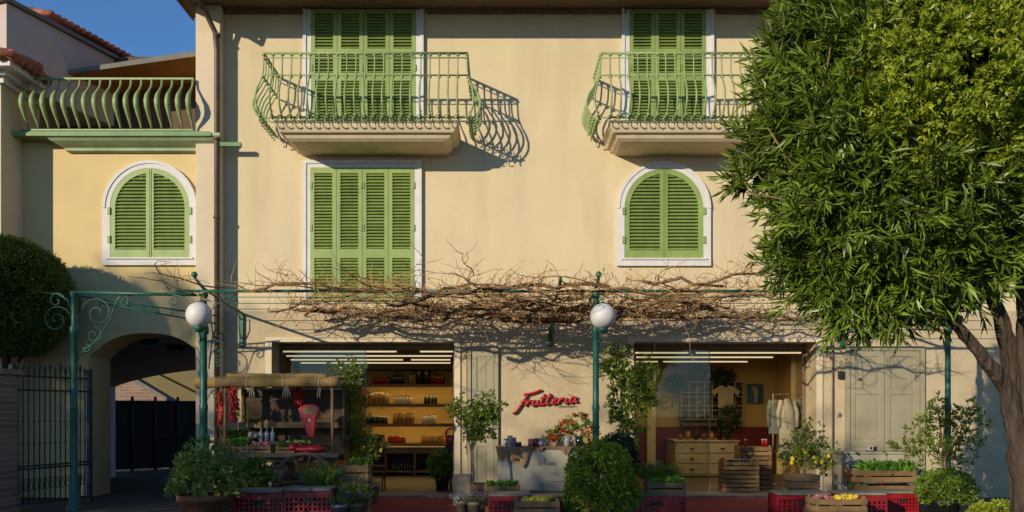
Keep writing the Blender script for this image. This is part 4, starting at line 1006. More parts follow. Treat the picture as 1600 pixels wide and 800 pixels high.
# lettuce box
zz = wz(770,10.95)
c = wcrate(1038, 0, 10.9, .15, .50, 'shallow wooden box of lettuce seedlings on the red crate by the right shopfront', zz)
greens((wx(1040,10.9),10.9-DW,zz), .44,.3,.12,420,.06,'leafBright','pale lettuce seedlings in the shallow box by the right shopfront')

# ------------------------------------------------------------------ middle group under the citrus tree
wcrate(765, 0, 12.25, .36, .56, 'wooden crate holding the stem of the round headed citrus tree', .03)
wcrate(784, 0, 11.65, .16, .50, 'shallow wooden crate of green vegetables in front of the citrus crate', wz(776,11.65))
greens((wx(784,11.65),11.65-DW,wz(776,11.65)), .44,.28,.13,300,.06,'leafBright','green vegetables in the shallow crate left of the white panel')
wcrate(784, 0, 11.68, wz(779,11.65)-.01, .46, 'wooden crate under the shallow crate of vegetables', 0)
mb = MB(); o = thing('carton', 'beige paper carton on the ground against the pier right of the left doorway', 'box', (wx(722,12.6), 12.6-DW, .03)); mb.box(-.13,.13,-.12,.12,0,.44); mb.build('body', 'greypot', o, bevel=.004); mb = MB(); mb.box(-.135,.135,-.125,.125,.4405,.46); mb.build('lid', 'plank', o)
t = tuft('potted_flower', 'white flowering plant in the left of two small clay pots by the pier', 722, 11.3, .0, .18, .14, 40, 'leafE', potr=.085, poth=.24, flowers=('petal_w',.03))
t = tuft('potted_flower', 'mauve flowering herb in the right of two small clay pots by the pier', 741, 11.1, .0, .26, .18, 60, 'leafD', potr=.09, poth=.25, flowers=('petal_p',.028))
wcrate(838, 0, 10.25, .16, .55, 'wooden crate of yellow lemons in front of the red crates', wz(799,10.25)-.02)
fruit((wx(838,10.25),10.25-DW,wz(799,10.25)-.02), .48,.28,.15,.036,40,'lemon','lemon_pile','yellow lemons heaped in the front crate','lemons',.03)
mb = MB(); o = thing('wooden_stool', 'low plank stool carrying the crate of lemons', 'stool', (wx(838,10.25), 10.25-DW, 0)); mb.box(-.3,.3,-.18,.18,wz(799,10.25)-.05,wz(799,10.25)-.024); mb.build('top', 'oldwood', o); mb = MB()
for a in (-.26,.26): mb.box(a-.02,a+.02,-.16,.16,0,wz(799,10.25)-.052)
mb.build('legs', 'oldwood', o)
wcrate(1306, 0, 10.2, .15, .62, 'wooden crate of mixed yellow and pink fruit in front of the right red crates', wz(797,10.2))
fruit((wx(1320,10.2),10.2-DW,wz(797,10.2)), .36,.28,.14,.033,30,'lemon','yellow_fruit','yellow fruit heaped in the right front crate','fruit',.03)
fruit((wx(1286,10.2),10.2-DW,wz(797,10.2)), .22,.28,.14,.03,20,'radish','pink_fruit','pink fruit at the left end of the right front crate','fruit',.03)
mb = MB(); o = thing('wooden_stool', 'low plank stool carrying the crate of mixed fruit', 'stool', (wx(1306,10.2), 10.2-DW, 0)); z = wz(797,10.2); mb.box(-.33,.33,-.18,.18,z-.03,z-.004); mb.build('top', 'oldwood', o); mb = MB()
for a in (-.28,.28): mb.box(a-.02,a+.02,-.16,.16,0,z-.032)
mb.build('legs', 'oldwood', o)

# ------------------------------------------------------------------ white panel table with burlap
D = 12.9; TX0, TX1 = wx(777,D), wx(948,D); ZTB = wz(699,D); yb = D-DW
tb = thing('market_table', 'white panel fronted table with faint brown script below the red shop sign', 'table', ((TX0+TX1)/2, yb+.25, 0)); ox, oy = (TX0+TX1)/2, yb+.25
mb = MB(); mb.box(TX0-ox-.02, TX1-ox+.02, -.27, .25, ZTB-.03, ZTB); mb.build('tabletop', 'oldwood', tb)
mb = MB(); mb.box(TX0-ox, TX1-ox, -.25, -.235, .22, ZTB-.032); mb.build('front_panel', 'panel', tb)
mb = MB(); mb.box(TX0-ox+.1, TX1-ox-.1, -.265, -.2505, .17, .22); mb.build('ledge', 'wood', tb)
for sx in (TX0-ox+.04, TX1-ox-.04):
    for sy in (-.2,.2): mb = MB(); mb.box(sx-.025, sx+.025, sy-.025, sy+.025, 0, ZTB-.032); mb.build('leg', 'oldwood', tb)
def strokes(mb, S, ox, oz, sx, sz, y, r, flat=.5, slant=0):
    for s in S:
        pts = [Vector((ox+(p[0]+slant*p[1])*sx, y, oz+p[1]*sz)) for p in s]
        # smooth
        q = []
        for i in range(len(pts)-1):
            p0, p1, p2, p3 = pts[max(i-1,0)], pts[i], pts[i+1], pts[min(i+2,len(pts)-1)]
            for k in range(4):
                t = k/4; q.append(.5*((2*p1)+(p2-p0)*t+(2*p0-5*p1+4*p2-p3)*t*t+(3*p1-p0-3*p2+p3)*t**3))
        q.append(pts[-1]); mb.tube(q, r, 6)
# faint script: a capital, long word, two short lines
wr_ = MB()
S = [[(0,1),(.05,.2),(.0,0),(.5,.05)],[(.7,.5),(.5,.3),(.6,.05),(.8,.1),(.8,.45),(.85,.05)],[(1.5,1),(1.45,0)],[(1.4,.9),(1.9,1.05),(1.9,.6),(1.5,.5),(2.1,0)],[(2.2,.3),(2.4,.5),(2.3,.05),(2.6,.1)],[(2.7,.4),(2.75,0),(2.9,.4),(3.0,0),(3.2,.1)],[(3.4,.45),(3.2,.2),(3.4,0),(3.6,.3),(3.5,.45)],[(3.8,.4),(3.85,0),(4.0,.4),(4.15,0),(4.4,.1)]]
strokes(wr_, S, wx(841,D)-ox, wz(727,D), .062, .10, -.2515, .0035)
S = [[(0,0),(.1,1),(.5,.3),(.8,1),(.9,0)],[(1.1,.1),(1.3,.4),(1.5,.1)],[(2.1,.9),(2.12,.95)]]
strokes(wr_, S, wx(862,D)-ox, wz(744,D), .085, .065, -.2515, .004)
strokes(wr_, [[(0,0),(.2,.4),(.4,0),(.6,.4),(.8,0),(1,.4),(1.2,0),(1.4,.4),(1.6,0),(1.8,.3),(2,0)]], wx(855,D)-ox, wz(753,D), .14, .025, -.2515, .0025)
wr_.build('script', 'oldwood', tb)
# burlap cloth lying on the table, hanging in points
bc = thing('burlap_cloth', 'brown burlap cloth hanging in pointed folds over the white panel table', 'cloth', (ox, oy, ZTB))
cl_ = MB(); cl_.box(TX0-ox-.03, TX1-ox+.03, -.285, .2, .002, .008); yy = -.29
def drape(pts, bend=.02):
    P = [wx(p[0],D)-ox for p in pts]; Z = [wz(p[1],D)-ZTB for p in pts]; n = 14
    # subdivide between hem left..right: pts = [top-left, tip..., top-right]
    top0, top1 = P[0], P[-1]
    for i in range(n):
        pass
    vs = []; cols = 20
    import bisect
    for i in range(cols+1):
        x = top0+(top1-top0)*i/cols
        # hem height by interpolation
        for k in range(len(P)-1):
            if P[k] <= x+1e-6 <= P[k+1]+2e-6:
                t = (x-P[k])/max(P[k+1]-P[k],1e-6); zh = Z[k]+(Z[k+1]-Z[k])*t; break
        for j in range(6):
            s = j/5; vs.append((x, yy-.012-.014*math.sin(i*.9)*s-.03*s*(1-s), .006+(zh-.006)*s))
    fs = [(i*6+j, i*6+j+1, (i+1)*6+j+1, (i+1)*6+j) for i in range(cols) for j in range(5)]
    cl_.add(vs, fs, True)
drape([(774,698),(780,722),(786,712),(818,731),(832,699)]); drape([(835,699),(843,706),(850,699)]); drape([(871,699),(885,712),(895,699)]); drape([(908,699),(930,718),(933,728),(946,722),(949,699)])
cl_.build('cloth_sheet', 'burlap', bc)

def jar_thing(name, lab, x, y, z, r, h, m, lidm='label', cat='jar', group=None, neck=False):
    t = thing(name, lab, cat, (x,y,z), 0, group)
    mb = MB()
    if neck: mb.lathe((0,0,0), [(0,0),(r,0),(r,h*.58),(r*.8,h*.66),(r*.32,h*.76),(r*.32,h*.95),(0,h*.95)], 10)
    else: mb.lathe((0,0,0), [(0,0),(r,0),(r,h*.78),(r*.85,h*.85),(r*.85,h*.9),(0,h*.9)], 10)
    mb.build('body', m, t); mb = MB(); rr = r*.36 if neck else r*.9
    mb.lathe((0,0,0), [(0,h*.88 if not neck else h*.93),(rr,h*.88 if not neck else h*.93),(rr,h),(0,h)], 8); mb.build('cap', lidm, t)
    return t
for px, r, h, m, lab in ((790,.035,.12,'clearglass','clear glass jar at the left end of the burlap covered table'),(797,.045,.17,'clearglass','tall glass jar of mauve sweets on the burlap covered table'),(803,.04,.14,'petal_p','mauve filled jar on the burlap covered table'),(811,.04,.07,'bottle','squat dark jar on the burlap covered table'),(829,.04,.12,'radish','pink jar on the burlap covered table'),(837,.045,.13,'redbottle','dark red jar next to the pink jar on the burlap covered table'),(845,.04,.12,'clearglass','clear jar in the middle of the burlap covered table')):
    jar_thing('glass_jar', lab, wx(px,13.05), 13.05-DW, ZTB+.008, r, h, m, group='jars on the burlap covered table')
def bouquet(px, py, lab, fm, r, vase, potr=.06, poth=.14, leafm='leafBright'):
    D_ = 13.05; t = thing('flower_pot', lab, 'flowers', (wx(px,D_), D_-DW, ZTB+.008))
    mb = MB(); mb.lathe((0,0,0), [(0,0),(potr*.75,0),(potr,poth),(potr-.01,poth),(0,poth*.9)], 14); mb.build('pot', vase, t)
    h = wz(py,D_)-ZTB
    mb = bush_mb((0,0,h), (r,r*.8,r*.8), 60, .05, .03, 3, per=3); mb.build('foliage', leafm, t)
    fl = MB()
    for k in range(11):
        u = Vector((random.gauss(0,1),-abs(random.gauss(0,1)),random.gauss(0,1))).normalized(); c = Vector((0,0,h))+Vector((u.x*r,u.y*r*.8,u.z*r*.8))
        P = np.repeat(np.array([tuple(c)]), 16, 0); leaves(fl, P, rng.normal(size=P.shape)+np.array([0,-.6,.3]), .045, .04)
    fl.build('blooms', fm, t)
bouquet(867, 682, 'red flowers in a small wrapped pot on the burlap covered table', 'petal_r', .10, 'burlap')
bouquet(886, 668, 'coral flowers in a glass on the burlap covered table', 'petal_r', .13, 'clearglass', .06, .16)
bouquet(905, 660, 'green leaved plant with coral blooms at the right of the burlap covered table', 'petal_o', .16, 'bottle', .07, .16)
bouquet(921, 672, 'orange and white flowers in a yellow basket on the burlap covered table', 'petal_o', .14, 'bamboo', .12, .14)

# ------------------------------------------------------------------ red shop sign: "Frutteria" in script
sg = thing('shop_sign', 'red raised script letters of the shop name on the pale wall above the table', 'sign', (wx(855), -.05, wz(625)))
L_ = MB()
F_ = [[(.0,-.55),(.25,-.45),(.55,.35),(.8,1.05)],[(.55,.95),(.6,1.12),(.85,1.1),(1.3,1.2),(1.75,1.4)],[(.42,.35),(.8,.45),(1.0,.42)]]
word = list(F_)
def sh(S, dx): return [[(p[0]+dx, p[1]) for p in s] for s in S]
r_ = [[(0,-.0),(.12,.5),(.18,.45),(.35,.5),(.42,.4)]]; r_ = [[(-.02,0),(.12,.52),(.10,.25),(.25,.48),(.42,.42)]]
u_ = [[(0,.5),(-.02,.1),(.12,.0),(.32,.2),(.38,.5),(.36,.1),(.52,.05)]]
t_ = [[(.15,1.0),(.02,.3),(.08,.02),(.3,.1)],[(-.12,.62),(.35,.7)]]
e_ = [[(0,.25),(.28,.35),(.25,.52),(.08,.45),(.02,.15),(.15,0),(.4,.12)]]
i_ = [[(.05,.5),(.02,.1),(.12,.0),(.28,.15)],[(.12,.78),(.13,.82)]]
a_ = [[(.38,.45),(.15,.5),(.0,.2),(.12,.0),(.32,.2),(.4,.5),(.38,.1),(.6,.08)]]
x = .85
for S, adv in ((r_,.52),(u_,.58),(t_,.42),(t_,.45),(e_,.46),(r_,.52),(i_,.36),(a_,.6)): word += sh(S, x); x += adv
sl = .16
word = [[(p[0], p[1]+sl*p[0]*.55) for p in s] for s in word]
strokes(L_, word, wx(803)-wx(855), wz(636)-wz(625), (wx(903)-wx(803))/(x-.0+.15), .185, 0, .021, slant=.22)
L_.build('letters', 'redsign', sg)
sm = MB(); strokes(sm, [[(0,0),(.2,.5),(.3,0),(.5,.5),(.6,0),(.8,.5),(.95,.1),(1.1,.5),(1.3,0),(1.45,.5),(1.6,.1),(1.8,.5),(2,.1)]], wx(873)-wx(855), wz(636)-wz(625), .145, .035, .03, .006); sm.build('subtitle', 'oldwood', sg)
st = MB()
for px in (815,835,860,885): st.tube([(wx(px)-wx(855),0,.0),(wx(px)-wx(855),.048,.0)], .006, 5)
st.build('studs', 'black', sg)

# ================================================================== MARKET CART
DC = 12.1; c0x = (wx(342,DC)+wx(525,DC))/2; c0y = DC-DW
ct = thing('market_cart', 'old wooden market cart with a straw mat canopy left of the left shopfront', 'cart', (c0x, c0y, 0))
hw = .84; zd = wz(708,DC); dep = .85
mb = MB()
for k in range(6): mb.box(-hw-.03, hw+.03, -.02+k*dep/6, -.03+(k+1)*dep/6, zd-.04, zd)
mb.box(-hw-.05, hw+.05, -.05, -.022, zd-.06, zd-.004); mb.build('deck', 'oldwood', ct)
mb = MB(); 
for y in (.1,.7): mb.box(-hw, hw, y-.04, y+.04, zd-.14, zd-.042)
for x in (-.5,.35): mb.box(x-.04, x+.04, -.08, dep, zd-.105, zd-.0425)
mb.tube([(-hw,.42,.45),(hw,.42,.45)], .035, 8); mb.box(-.1,.1,.2,.6,.42,zd-.14); mb.build('chassis', 'oldwood', ct)
zr = wz(603,DC)
for x in (-hw+.08, hw-.04):
    for y in (.0, dep-.05): mb = MB(); mb.tube([(x,y,zd),(x+random.uniform(-.01,.01),y,zr+.02)], .022, 7); mb.build('canopy_post', 'wood', ct)
mb = MB(); 
def roll(a, b, r):
    a, b = Vector(a), Vector(b); n = 16; mb.tube([a.lerp(b, i/n)+Vector((0,0,random.uniform(-.006,.006))) for i in range(n+1)], [r*random.uniform(.93,1.07) for i in range(n+1)], 12)
roll((-hw-.04,-.03,zr+.05),(hw+.05,-.03,zr+.05), .072); roll((-hw+.1,.02,zr+.14),(hw-.12,.02,zr+.14), .04)
roll((-hw-.52,.55,zr+.06),(-hw-.02,.45,zr+.06), .085)
for k in range(60): x = -hw-.02+k*(2*hw+.04)/59; mb.tube([(x,0,zr+.125),(x+random.uniform(-.01,.01),dep+.1,zr+.14)], .013, 4)
mb.build('canopy', 'bamboo', ct)
mb = MB()
for x in (-.42,.1,.62): mb.lathe((x,-.03,zr+.05), [], 3) if 0 else mb.tube([(x,-.03+.078*math.cos(a),zr+.05+.078*math.sin(a)) for a in [k*PI/6 for k in range(13)]]+[(x+.01,-.06,zr-.09)], .005, 4)
mb.tube([(-hw+.05,.5,zr-.03),(hw,.5,zr-.03)], .01, 5)
mb.build('ties', 'label', ct)
mb = MB()
for k in range(26): mb.box(-hw+.1+k*.061, -hw+.1+k*.061+.0595, dep-.02, dep-.01, zd+.02, zr)
for z in (zd+.25, zd+.5, zd+.75): mb.box(-hw+.1, hw-.05, dep-.035, dep-.022, z, z+.03)
mb.build('back_boards', 'darkwood', ct)
mb = MB(); mb.box(-hw+.12, hw-.06, dep-.35, dep-.04, zd+.36, zd+.385); mb.box(-hw+.12, hw-.06, dep-.36, dep-.352, zd+.355, zd+.44); mb.build('shelf', 'wood', ct)
def wheel(x, y, r):
    mb = MB(); n = 28
    pr = [Vector((x+(r-.02)*math.cos(2*PI*i/n), y, r+(r-.02)*math.sin(2*PI*i/n))) for i in range(n+1)]
    mb.tube(pr, .03, 6); mb.ball((x,y,r), .085, .1, .085, 12, 8)
    for k in range(10): a = 2*PI*k/10+.1; mb.tube([(x+.05*math.cos(a),y,r+.05*math.sin(a)),(x+(r-.03)*math.cos(a),y,r+(r-.03)*math.sin(a))], [.024,.016], 6)
    mb.build('wheel', 'oldwood', ct)
wheel(-.52,-.12,.40); wheel(.42,-.12,.43)
mb = MB(); mb.tube([(.02,-.3,.30),(.14,-.3,.62)], .055, 9); mb.build('brake_block', 'wood', ct)
def onto(px, py, dd=0): return at(px, py, DC+dd)
def cx_(px, dd=0): return wx(px, DC+dd)
# produce crates on the deck, each a thing
def prod(px, dd, w, h, lab, d=.22, z=None):
    c = wood_crate('produce_box', w, d, h, 2); c.location = (cx_(px,dd), c0y+dd, zd+.002 if z is None else z); return tag(c, lab, 'crate', 'produce boxes on the market cart'), c.location
_, l = prod(376,.16,.30,.09,'shallow box of green salad at the left front of the market cart'); greens(l, .26,.2,.09,420,.06,'leafBright','green salad leaves in the left front box of the cart', h=.08)
_, l = prod(409,.16,.32,.09,'shallow box of radishes beside the salad box on the market cart'); fruit(l,.28,.2,.10,.028,34,'radish','radishes','pink and white radishes heaped in a box on the cart','vegetables',.06)
_, l = prod(448,.16,.28,.08,'shallow box of parsley in front of the glass jars on the market cart'); greens(l, .24,.18,.08,420,.04,'leafD','parsley in the middle front box of the cart', h=.04)
_, l = prod(370,.5,.46,.2,'deep box of dark greens at the left rear of the market cart'); greens(l, .42,.2,.2,420,.08,'leafD','dark leafy greens in the left rear box of the cart', h=.07)
fruit((cx_(383,.35),c0y+.35,zd+.12), .26,.12,.04,.033,14,'potato','potatoes','brown onions between the salad and the radishes on the cart','vegetables')
fruit((cx_(397,.40),c0y+.40,zd+.16), .2,.16,.06,.03,20,'onion','onions','pale pink onions behind the radishes on the cart','vegetables',.05)
_, l = prod(455,.5,.36,.12,'box of pale green vegetables behind the parsley on the market cart')
mb = MB()
for k in range(9): mb.ball((random.uniform(-.05,.3), random.uniform(-.08,.08), .13+random.uniform(0,.02)), .05,.035,.03, 8, 6)
o = mb.build('pale_courgettes', 'cabbage'); o.location = l; tag(o, 'pale green courgettes in the box left of the red scale', 'vegetables', kind='stuff')
for k, px in enumerate((408,417,426)): jar_thing('glass_bottle', 'frosted glass bottle in the row of three on the market cart', cx_(px,.42), c0y+.42, zd+.16, .034, .2, 'clearglass', neck=True, cat='bottle', group='three frosted bottles on the market cart')
mb = MB(); mb.box(-.2,.2,-.1,.1,0,.158); o = mb.build('wooden_riser', 'oldwood'); o.location = (cx_(416,.45), c0y+.45, zd+.001); tag(o, 'dark wooden riser box under the three frosted bottles', 'box')
# red cloth bundle
mb = MB(); mb.ball((0,0,.05), .26,.13,.06, 20, 12, .03); mb.ball((-.2,-.02,.07), .09,.11,.07, 14, 10, .04); mb.ball((.1,-.03,.055), .17,.10,.055, 14, 10, .04)
o = mb.build('red_cloth', 'red'); o.location = (cx_(481,.15), c0y+.15, zd+.002); tag(o, 'crumpled red cloth lying at the right front of the market cart', 'cloth')
# scale
zsc = zd+.02
s_ = thing('weighing_scale', 'old red enamel shop scale with fan shaped dial on the market cart', 'scale', (cx_(482,.2), c0y+.28, zd+.002))
k = (DC+.28)/F
def fan(px, py): return (wx(px,DC+.28)-wx(482,DC+.2), wz(py,DC+.28)-zd)
out = [fan(*p) for p in ((484,684),(479,676),(474,655),(466,640),(470,636),(478,632),(488,631),(496,634),(500,640),(494,655),(493,670),(491,684))]
mb = MB(); mb.prism(out[::-1], -.05, .04); b_ = mb.build('body', 'redpaint', s_, bevel=.012)
inn = [fan(*p) for p in ((472,640),(480,636),(488,636),(495,640),(492,647),(477,647))]
mb = MB(); mb.prism(inn[::-1], -.056, -.0515); mb.build('dial', 'burlap', s_)
fx_, fz_ = fan(485,657); mb = MB(); mb.ball((fx_,-.056,fz_), .022,.006,.022); mb.build('badge', 'label', s_)
mb = MB(); mb.box(-.13,.13,-.1,.1,0,.07); mb.build('base', 'redpaint', s_, bevel=.01); mb = MB(); mb.lathe((.16,0,.09), [(0,0),(.09,0),(.12,.02)], 18); mb.build('pan', 'metal', s_)
# chili and onion strings hanging
def string(px, py0, py1, dd, r, m, name, lab, n, cat='chili string'):
    t = thing(name, lab, cat, (cx_(px,dd), c0y+dd, 0)); za, zb = wz(py0,DC+dd), wz(py1,DC+dd); mb = MB()
    P = np.stack([rng.normal(0,r*.3,n), rng.normal(0,r*.3,n), rng.uniform(zb+.03,za,n)],1)
    taper = 1-.45*((za-P[:,2])/(za-zb))**2; P[:,:2] *= taper[:,None]
    for p in P:
        a = random.uniform(0,6.28); d_ = Vector((math.cos(a)*.8,math.sin(a)*.8,-.9)).normalized(); L = r*.95
        mb.tube([Vector(p), Vector(p)+d_*L*.5, Vector(p)+d_*L+Vector((0,0,-.02))], [.009,.010,.002], 5)
    mb.build('pods', m, t); mb = MB(); mb.tube([(0,0,zb+.05),(0,0,zr+.03)], .004, 4); mb.build('cord', 'label', t)
string(364, 600, 658, -.03, .07, 'chili', 'chili_string', 'long string of glossy red chilies at the left post of the cart', 190)
string(345, 611, 665, .1, .06, 'tomato', 'chili_string', 'paler red string of drying peppers left of the cart post', 150)
string(370, 622, 655, .25, .05, 'cabbage', 'garlic_string', 'pale green string of drying pods behind the red chilies', 60, 'pod string')
string(466, 602, 632, .5, .08, 'chili', 'chili_string', 'dark red chili bunch hanging at the back of the cart', 120)
for px, n_, lab in ((395,3,'bunch of pegs hanging left under the canopy roll of the cart'),(449,4,'bunch of pale pegs hanging in the middle under the canopy roll of the cart'),(499,2,'pair of long pale tags hanging right under the canopy roll of the cart')):
    t = thing('hanging_pegs', lab, 'pegs', (cx_(px,-.06), c0y-.1, 0)); mb = MB()
    for k in range(n_): a = (k-(n_-1)/2)*.03; mb.tube([(a*.3,0,wz(604,DC-.06)),(a,0,wz(614,DC-.06)),(a*1.2,0,wz(622,DC-.06))], [.004,.009,.007], 5)
    mb.build('pegs', 'greypot', t)
jar_thing('yellow_candle', 'tall yellow bottle on the back shelf of the market cart', cx_(389,.6), c0y+.6, zd+.387, .025, .3, 'lemon', 'lemon', 'bottle')
greens((cx_(400,.6), c0y+.6, zd+.387), .14,.12,.0,90,.08,'leafD','small green plant on the back shelf of the cart')
fruit((cx_(412,.6), c0y+.6, zd+.387), .22,.14,.03,.035,14,'petal_o','oranges','oranges on the back shelf of the cart','fruit',.04)

# ================================================================== INSIDE THE LEFT SHOP
sh1 = thing('wall_shelf', 'tall shelving with glowing strips on the back wall of the left shop', 'shelf', (0, 0, 0)); DS = 18.5; ys = DS-DW
SX0, SX1 = wx(566,DS), wx(722,DS)
levels = [603, 634, 665]          # underside glow rows start here
for py in (600, 631, 662, 693): mb = MB(); mb.box(SX0, SX1, ys, YB-.055, wz(py,DS)-.03, wz(py,DS)); mb.build('shelf_board', 'shelf', sh1)
for py in (575, 603.5, 634.5, 665.5): mb = MB(); mb.box(SX0+.05, SX1-.02, ys+.03, ys+.05, wz(py-3,DS)-.045, wz(py-3,DS)-.035); mb.build('light_strip', 'led', sh1); mb = MB(); mb.box(SX0, SX1, ys-.012, ys-.001, wz(py-3,DS)-.06, wz(py-3,DS)+.001); mb.build('shelf_lip', 'shelf', sh1)
mb = MB(); mb.box(SX0-.03, SX0, ys, YB-.055, .03, wz(572,DS)); mb.box(SX1, SX1+.03, ys, YB-.055, .03, wz(572,DS)); mb.box(SX0, SX1, ys, YB-.055, wz(575,DS)-.028, wz(572,DS)); mb.build('side_panels', 'shelf', sh1)
cb = thing('counter_cabinet', 'low brown cabinet with open bays below the lit shelves', 'cabinet', (0,0,0)); zc_ = wz(700,DS-.3)
mb = MB(); mb.box(SX0, SX1, ys-.3, YB-.2, zc_, zc_+.03); mb.build('top', 'pale', cb)
mb = MB(); mb.box(SX0, SX1, YB-.24, YB-.2, .04, zc_-.002); 
for px in (568,605,650,700,722): mb.box(wx(px,DS)-.02, wx(px,DS)+.02, ys-.28, YB-.242, .04, zc_-.002)
mb.box(SX0, SX1, ys-.28, YB-.242, .1, .13); mb.box(SX0, SX1, ys-.281, ys-.25, zc_-.12, zc_-.003); mb.build('body', 'oldwood', cb)
def row(px0, px1, n, pyb, r, h, m, cap, neck, lab, grp, cat, jit=.15, dd=.0):
    for i in range(n):
        px = px0+(px1-px0)*(i/(max(1,n-1))); jar_thing('bottle' if neck else 'jar', lab, wx(px,DS+dd), ys+.12+dd, wz(pyb,DS)+.001, r*random.uniform(1-jit,1+jit), h*random.uniform(1-jit*.6,1+jit*.6), m, cap, cat, grp, neck)
row(583,606,7,600,.030,.20,'redbottle','redbottle',True,'small red sauce bottle on the top lit shelf','red sauce bottles on the top shelf','bottle')
row(611,628,6,600,.032,.27,'bottle','bottle',True,'dark wine bottle on the top lit shelf','dark bottles on the top shelf','bottle',.05)
row(641,647,2,600,.05,.25,'jar','shelf',False,'brown jar between dark bottles on the top lit shelf','brown jars on the top shelf','jar')
row(654,666,2,600,.085,.38,'bottle','black',False,'tall dark canister on the top lit shelf','tall canisters on the top shelf','canister',.02)
row(675,690,4,600,.045,.24,'redbottle','shelf',False,'dark red tin on the top lit shelf','dark red tins on the top shelf','tin')
row(579,601,4,631,.07,.24,'jar','label',False,'amber jar on the second lit shelf','amber jars on the second shelf','jar')
row(617,640,5,631,.045,.19,'label','redbottle',False,'white jar with dark red lid on the second lit shelf','red lidded jars on the second shelf','jar')
row(664,680,4,631,.035,.22,'bottle','bottle',True,'small dark bottle on the second lit shelf','dark bottles on the second shelf','bottle')
row(576,600,4,662,.07,.17,'bottle','label',False,'dark round tin on the third lit shelf','dark tins on the third shelf','tin')
row(617,643,5,662,.055,.23,'jar','shelf',False,'brown glass jar on the third lit shelf','brown jars on the third shelf','jar')
row(662,678,4,662,.045,.2,'label','redpaint',False,'white jar with bright red lid on the third lit shelf','red lidded jars on the third shelf','jar')
row(572,596,4,693,.06,.2,'bottle','black',False,'dark container at the left of the lowest shelf','dark containers on the lowest shelf','container')
row(608,630,5,693,.05,.16,'redbottle','redpaint',False,'dark red jar on the lowest shelf','red jars on the lowest shelf','jar')
row(660,690,6,693,.05,.16,'jar','oldwood',False,'brown jar at the right of the lowest shelf','brown jars on the lowest shelf','jar')
row(613,645,8,741,.04,.30,'bottle','bottle',True,'dark wine bottle in the bay of the low cabinet','bottles in the low cabinet','bottle',dd=-.2)
# red bag hanging and plants inside the doorway
t = thing('red_bag', 'bright red bag with loop handle hanging at the right jamb of the left shop', 'bag', (wx(704,15), 1.0, wz(693,15))); mb = MB(); mb.ball((0,0,.06), .09,.05,.10, 14, 10); mb.build('body', 'redpaint', t)
mb = MB(); mb.tube([(-.07,0,.1),(-.08,0,.22),(-.02,0,.28),(.06,0,.25),(.08,0,.1)], .02, 7); mb.build('handle', 'redpaint', t)
mb = MB(); mb.box(-.1,.1,.0,.06,-.6,-.045); mb.box(-.02,.02,.06,.1,-1.06,-.2) ; mb.build('stand', 'black', t)
bush_plant('potted_plant', 'dark leafy plant in a black pot inside the right side of the left doorway', 691, 15.0, .14, .3, 'black', .48, (.2,.2,.22), 260, .08, .04, 'leafD', seed=24)
t = thing('folding_chair', 'dark red chair standing behind the left wooden crates', 'chair', (wx(583,14.8), .8, .03)); mb = MB()
for x in (-.18,.18):
    mb.tube([(x,-.15,0),(x,.0,.42)], .015, 5); mb.tube([(x,.2,0),(x,.15,.85)], .015, 5)
mb.build('frame', 'maroon', t); mb = MB(); mb.box(-.2,.2,-.18,.18,.42,.45); mb.build('seat', 'maroon', t); mb = MB(); mb.box(-.2,.2,.15,.17,.6,.84); mb.build('backrest', 'maroon', t)

# ================================================================== INSIDE THE RIGHT SHOP
DB = 18.7; yb2 = DB-DW
cu = thing('cubby_shelf', 'pale wall shelf of three rows of cubby holes in the right shop', 'shelf', (0,0,0)); X0, X1 = wx(1065,DB), wx(1161,DB)
mb = MB()
for py in (597,613,620,634,641,655): mb.box(X0, X1, yb2, YB-.055, wz(py,DB)-.012, wz(py,DB)+.012)
for i in range(9): x = X0+(X1-X0)*i/8; mb.box(x-.012, x+.012, yb2+.001, YB-.056, wz(655,DB)+.012, wz(597,DB)-.012)
mb.build('frame', 'greypot', cu); mb = MB(); mb.box(X0, X1, YB-.07, YB-.0565, wz(655,DB), wz(597,DB)); mb.build('back', 'shelf', cu)
k = 0
for py in (612,633,654):
    for i in range(8):
        x = X0+(X1-X0)*(i+.5)/8; t = thing('sandal', 'dark sandal in a hole of the pale cubby shelf', 'shoe', (x, yb2+.1, wz(py,DB)+.013), 0, 'shoes in the cubby shelf')
        mb = MB(); mb.ball((-.02,0,.035), .055,.06,.035, 9, 6, .05); mb.build('sole', ('black','shelf','cloth1')[(i*7+py)%3], t); mb = MB(); mb.tube([(-.06,-.02,.03),(0,-.02,.11),(.06,-.02,.03)], .012, 5); mb.build('strap', ('shelf','black','burlap')[(i+py)%3], t)
mb = MB(); mb.box(X0, X1, yb2+.03, YB-.082, wz(667,DB)+.02, wz(661,DB)); tag(mb.build('wall_rail', 'shelf'), 'dark wall rail below the pale cubby shelf', 'rail')
for px, py, r, lab, m in ((1055,597,.18,'bushy dried garland at the left end of the cubby shelf','leafDark'),(1096,583,.15,'leafy potted plant on top of the cubby shelf','leafE'),(1130,590,.2,'long dried garland on the right of the cubby shelf','leafDark')):
    p = at(px, py, DB); mb = bush_mb((0,0,0), (r*1.2,.1,r*.8), 130, .07, .03, 4, per=5); o = mb.build('garland', m); o.location = p-Vector((0,.02,0)); tag(o, lab, 'garland')
for px in (1074,1080,1108,1116): jar_thing('spice_jar', 'orange capped jar on top of the pale cubby shelf', wx(px,DB), yb2+.12, wz(597,DB)+.013, .035, .2, 'redbottle', 'petal_o', 'jar', 'jars on top of the cubby shelf')
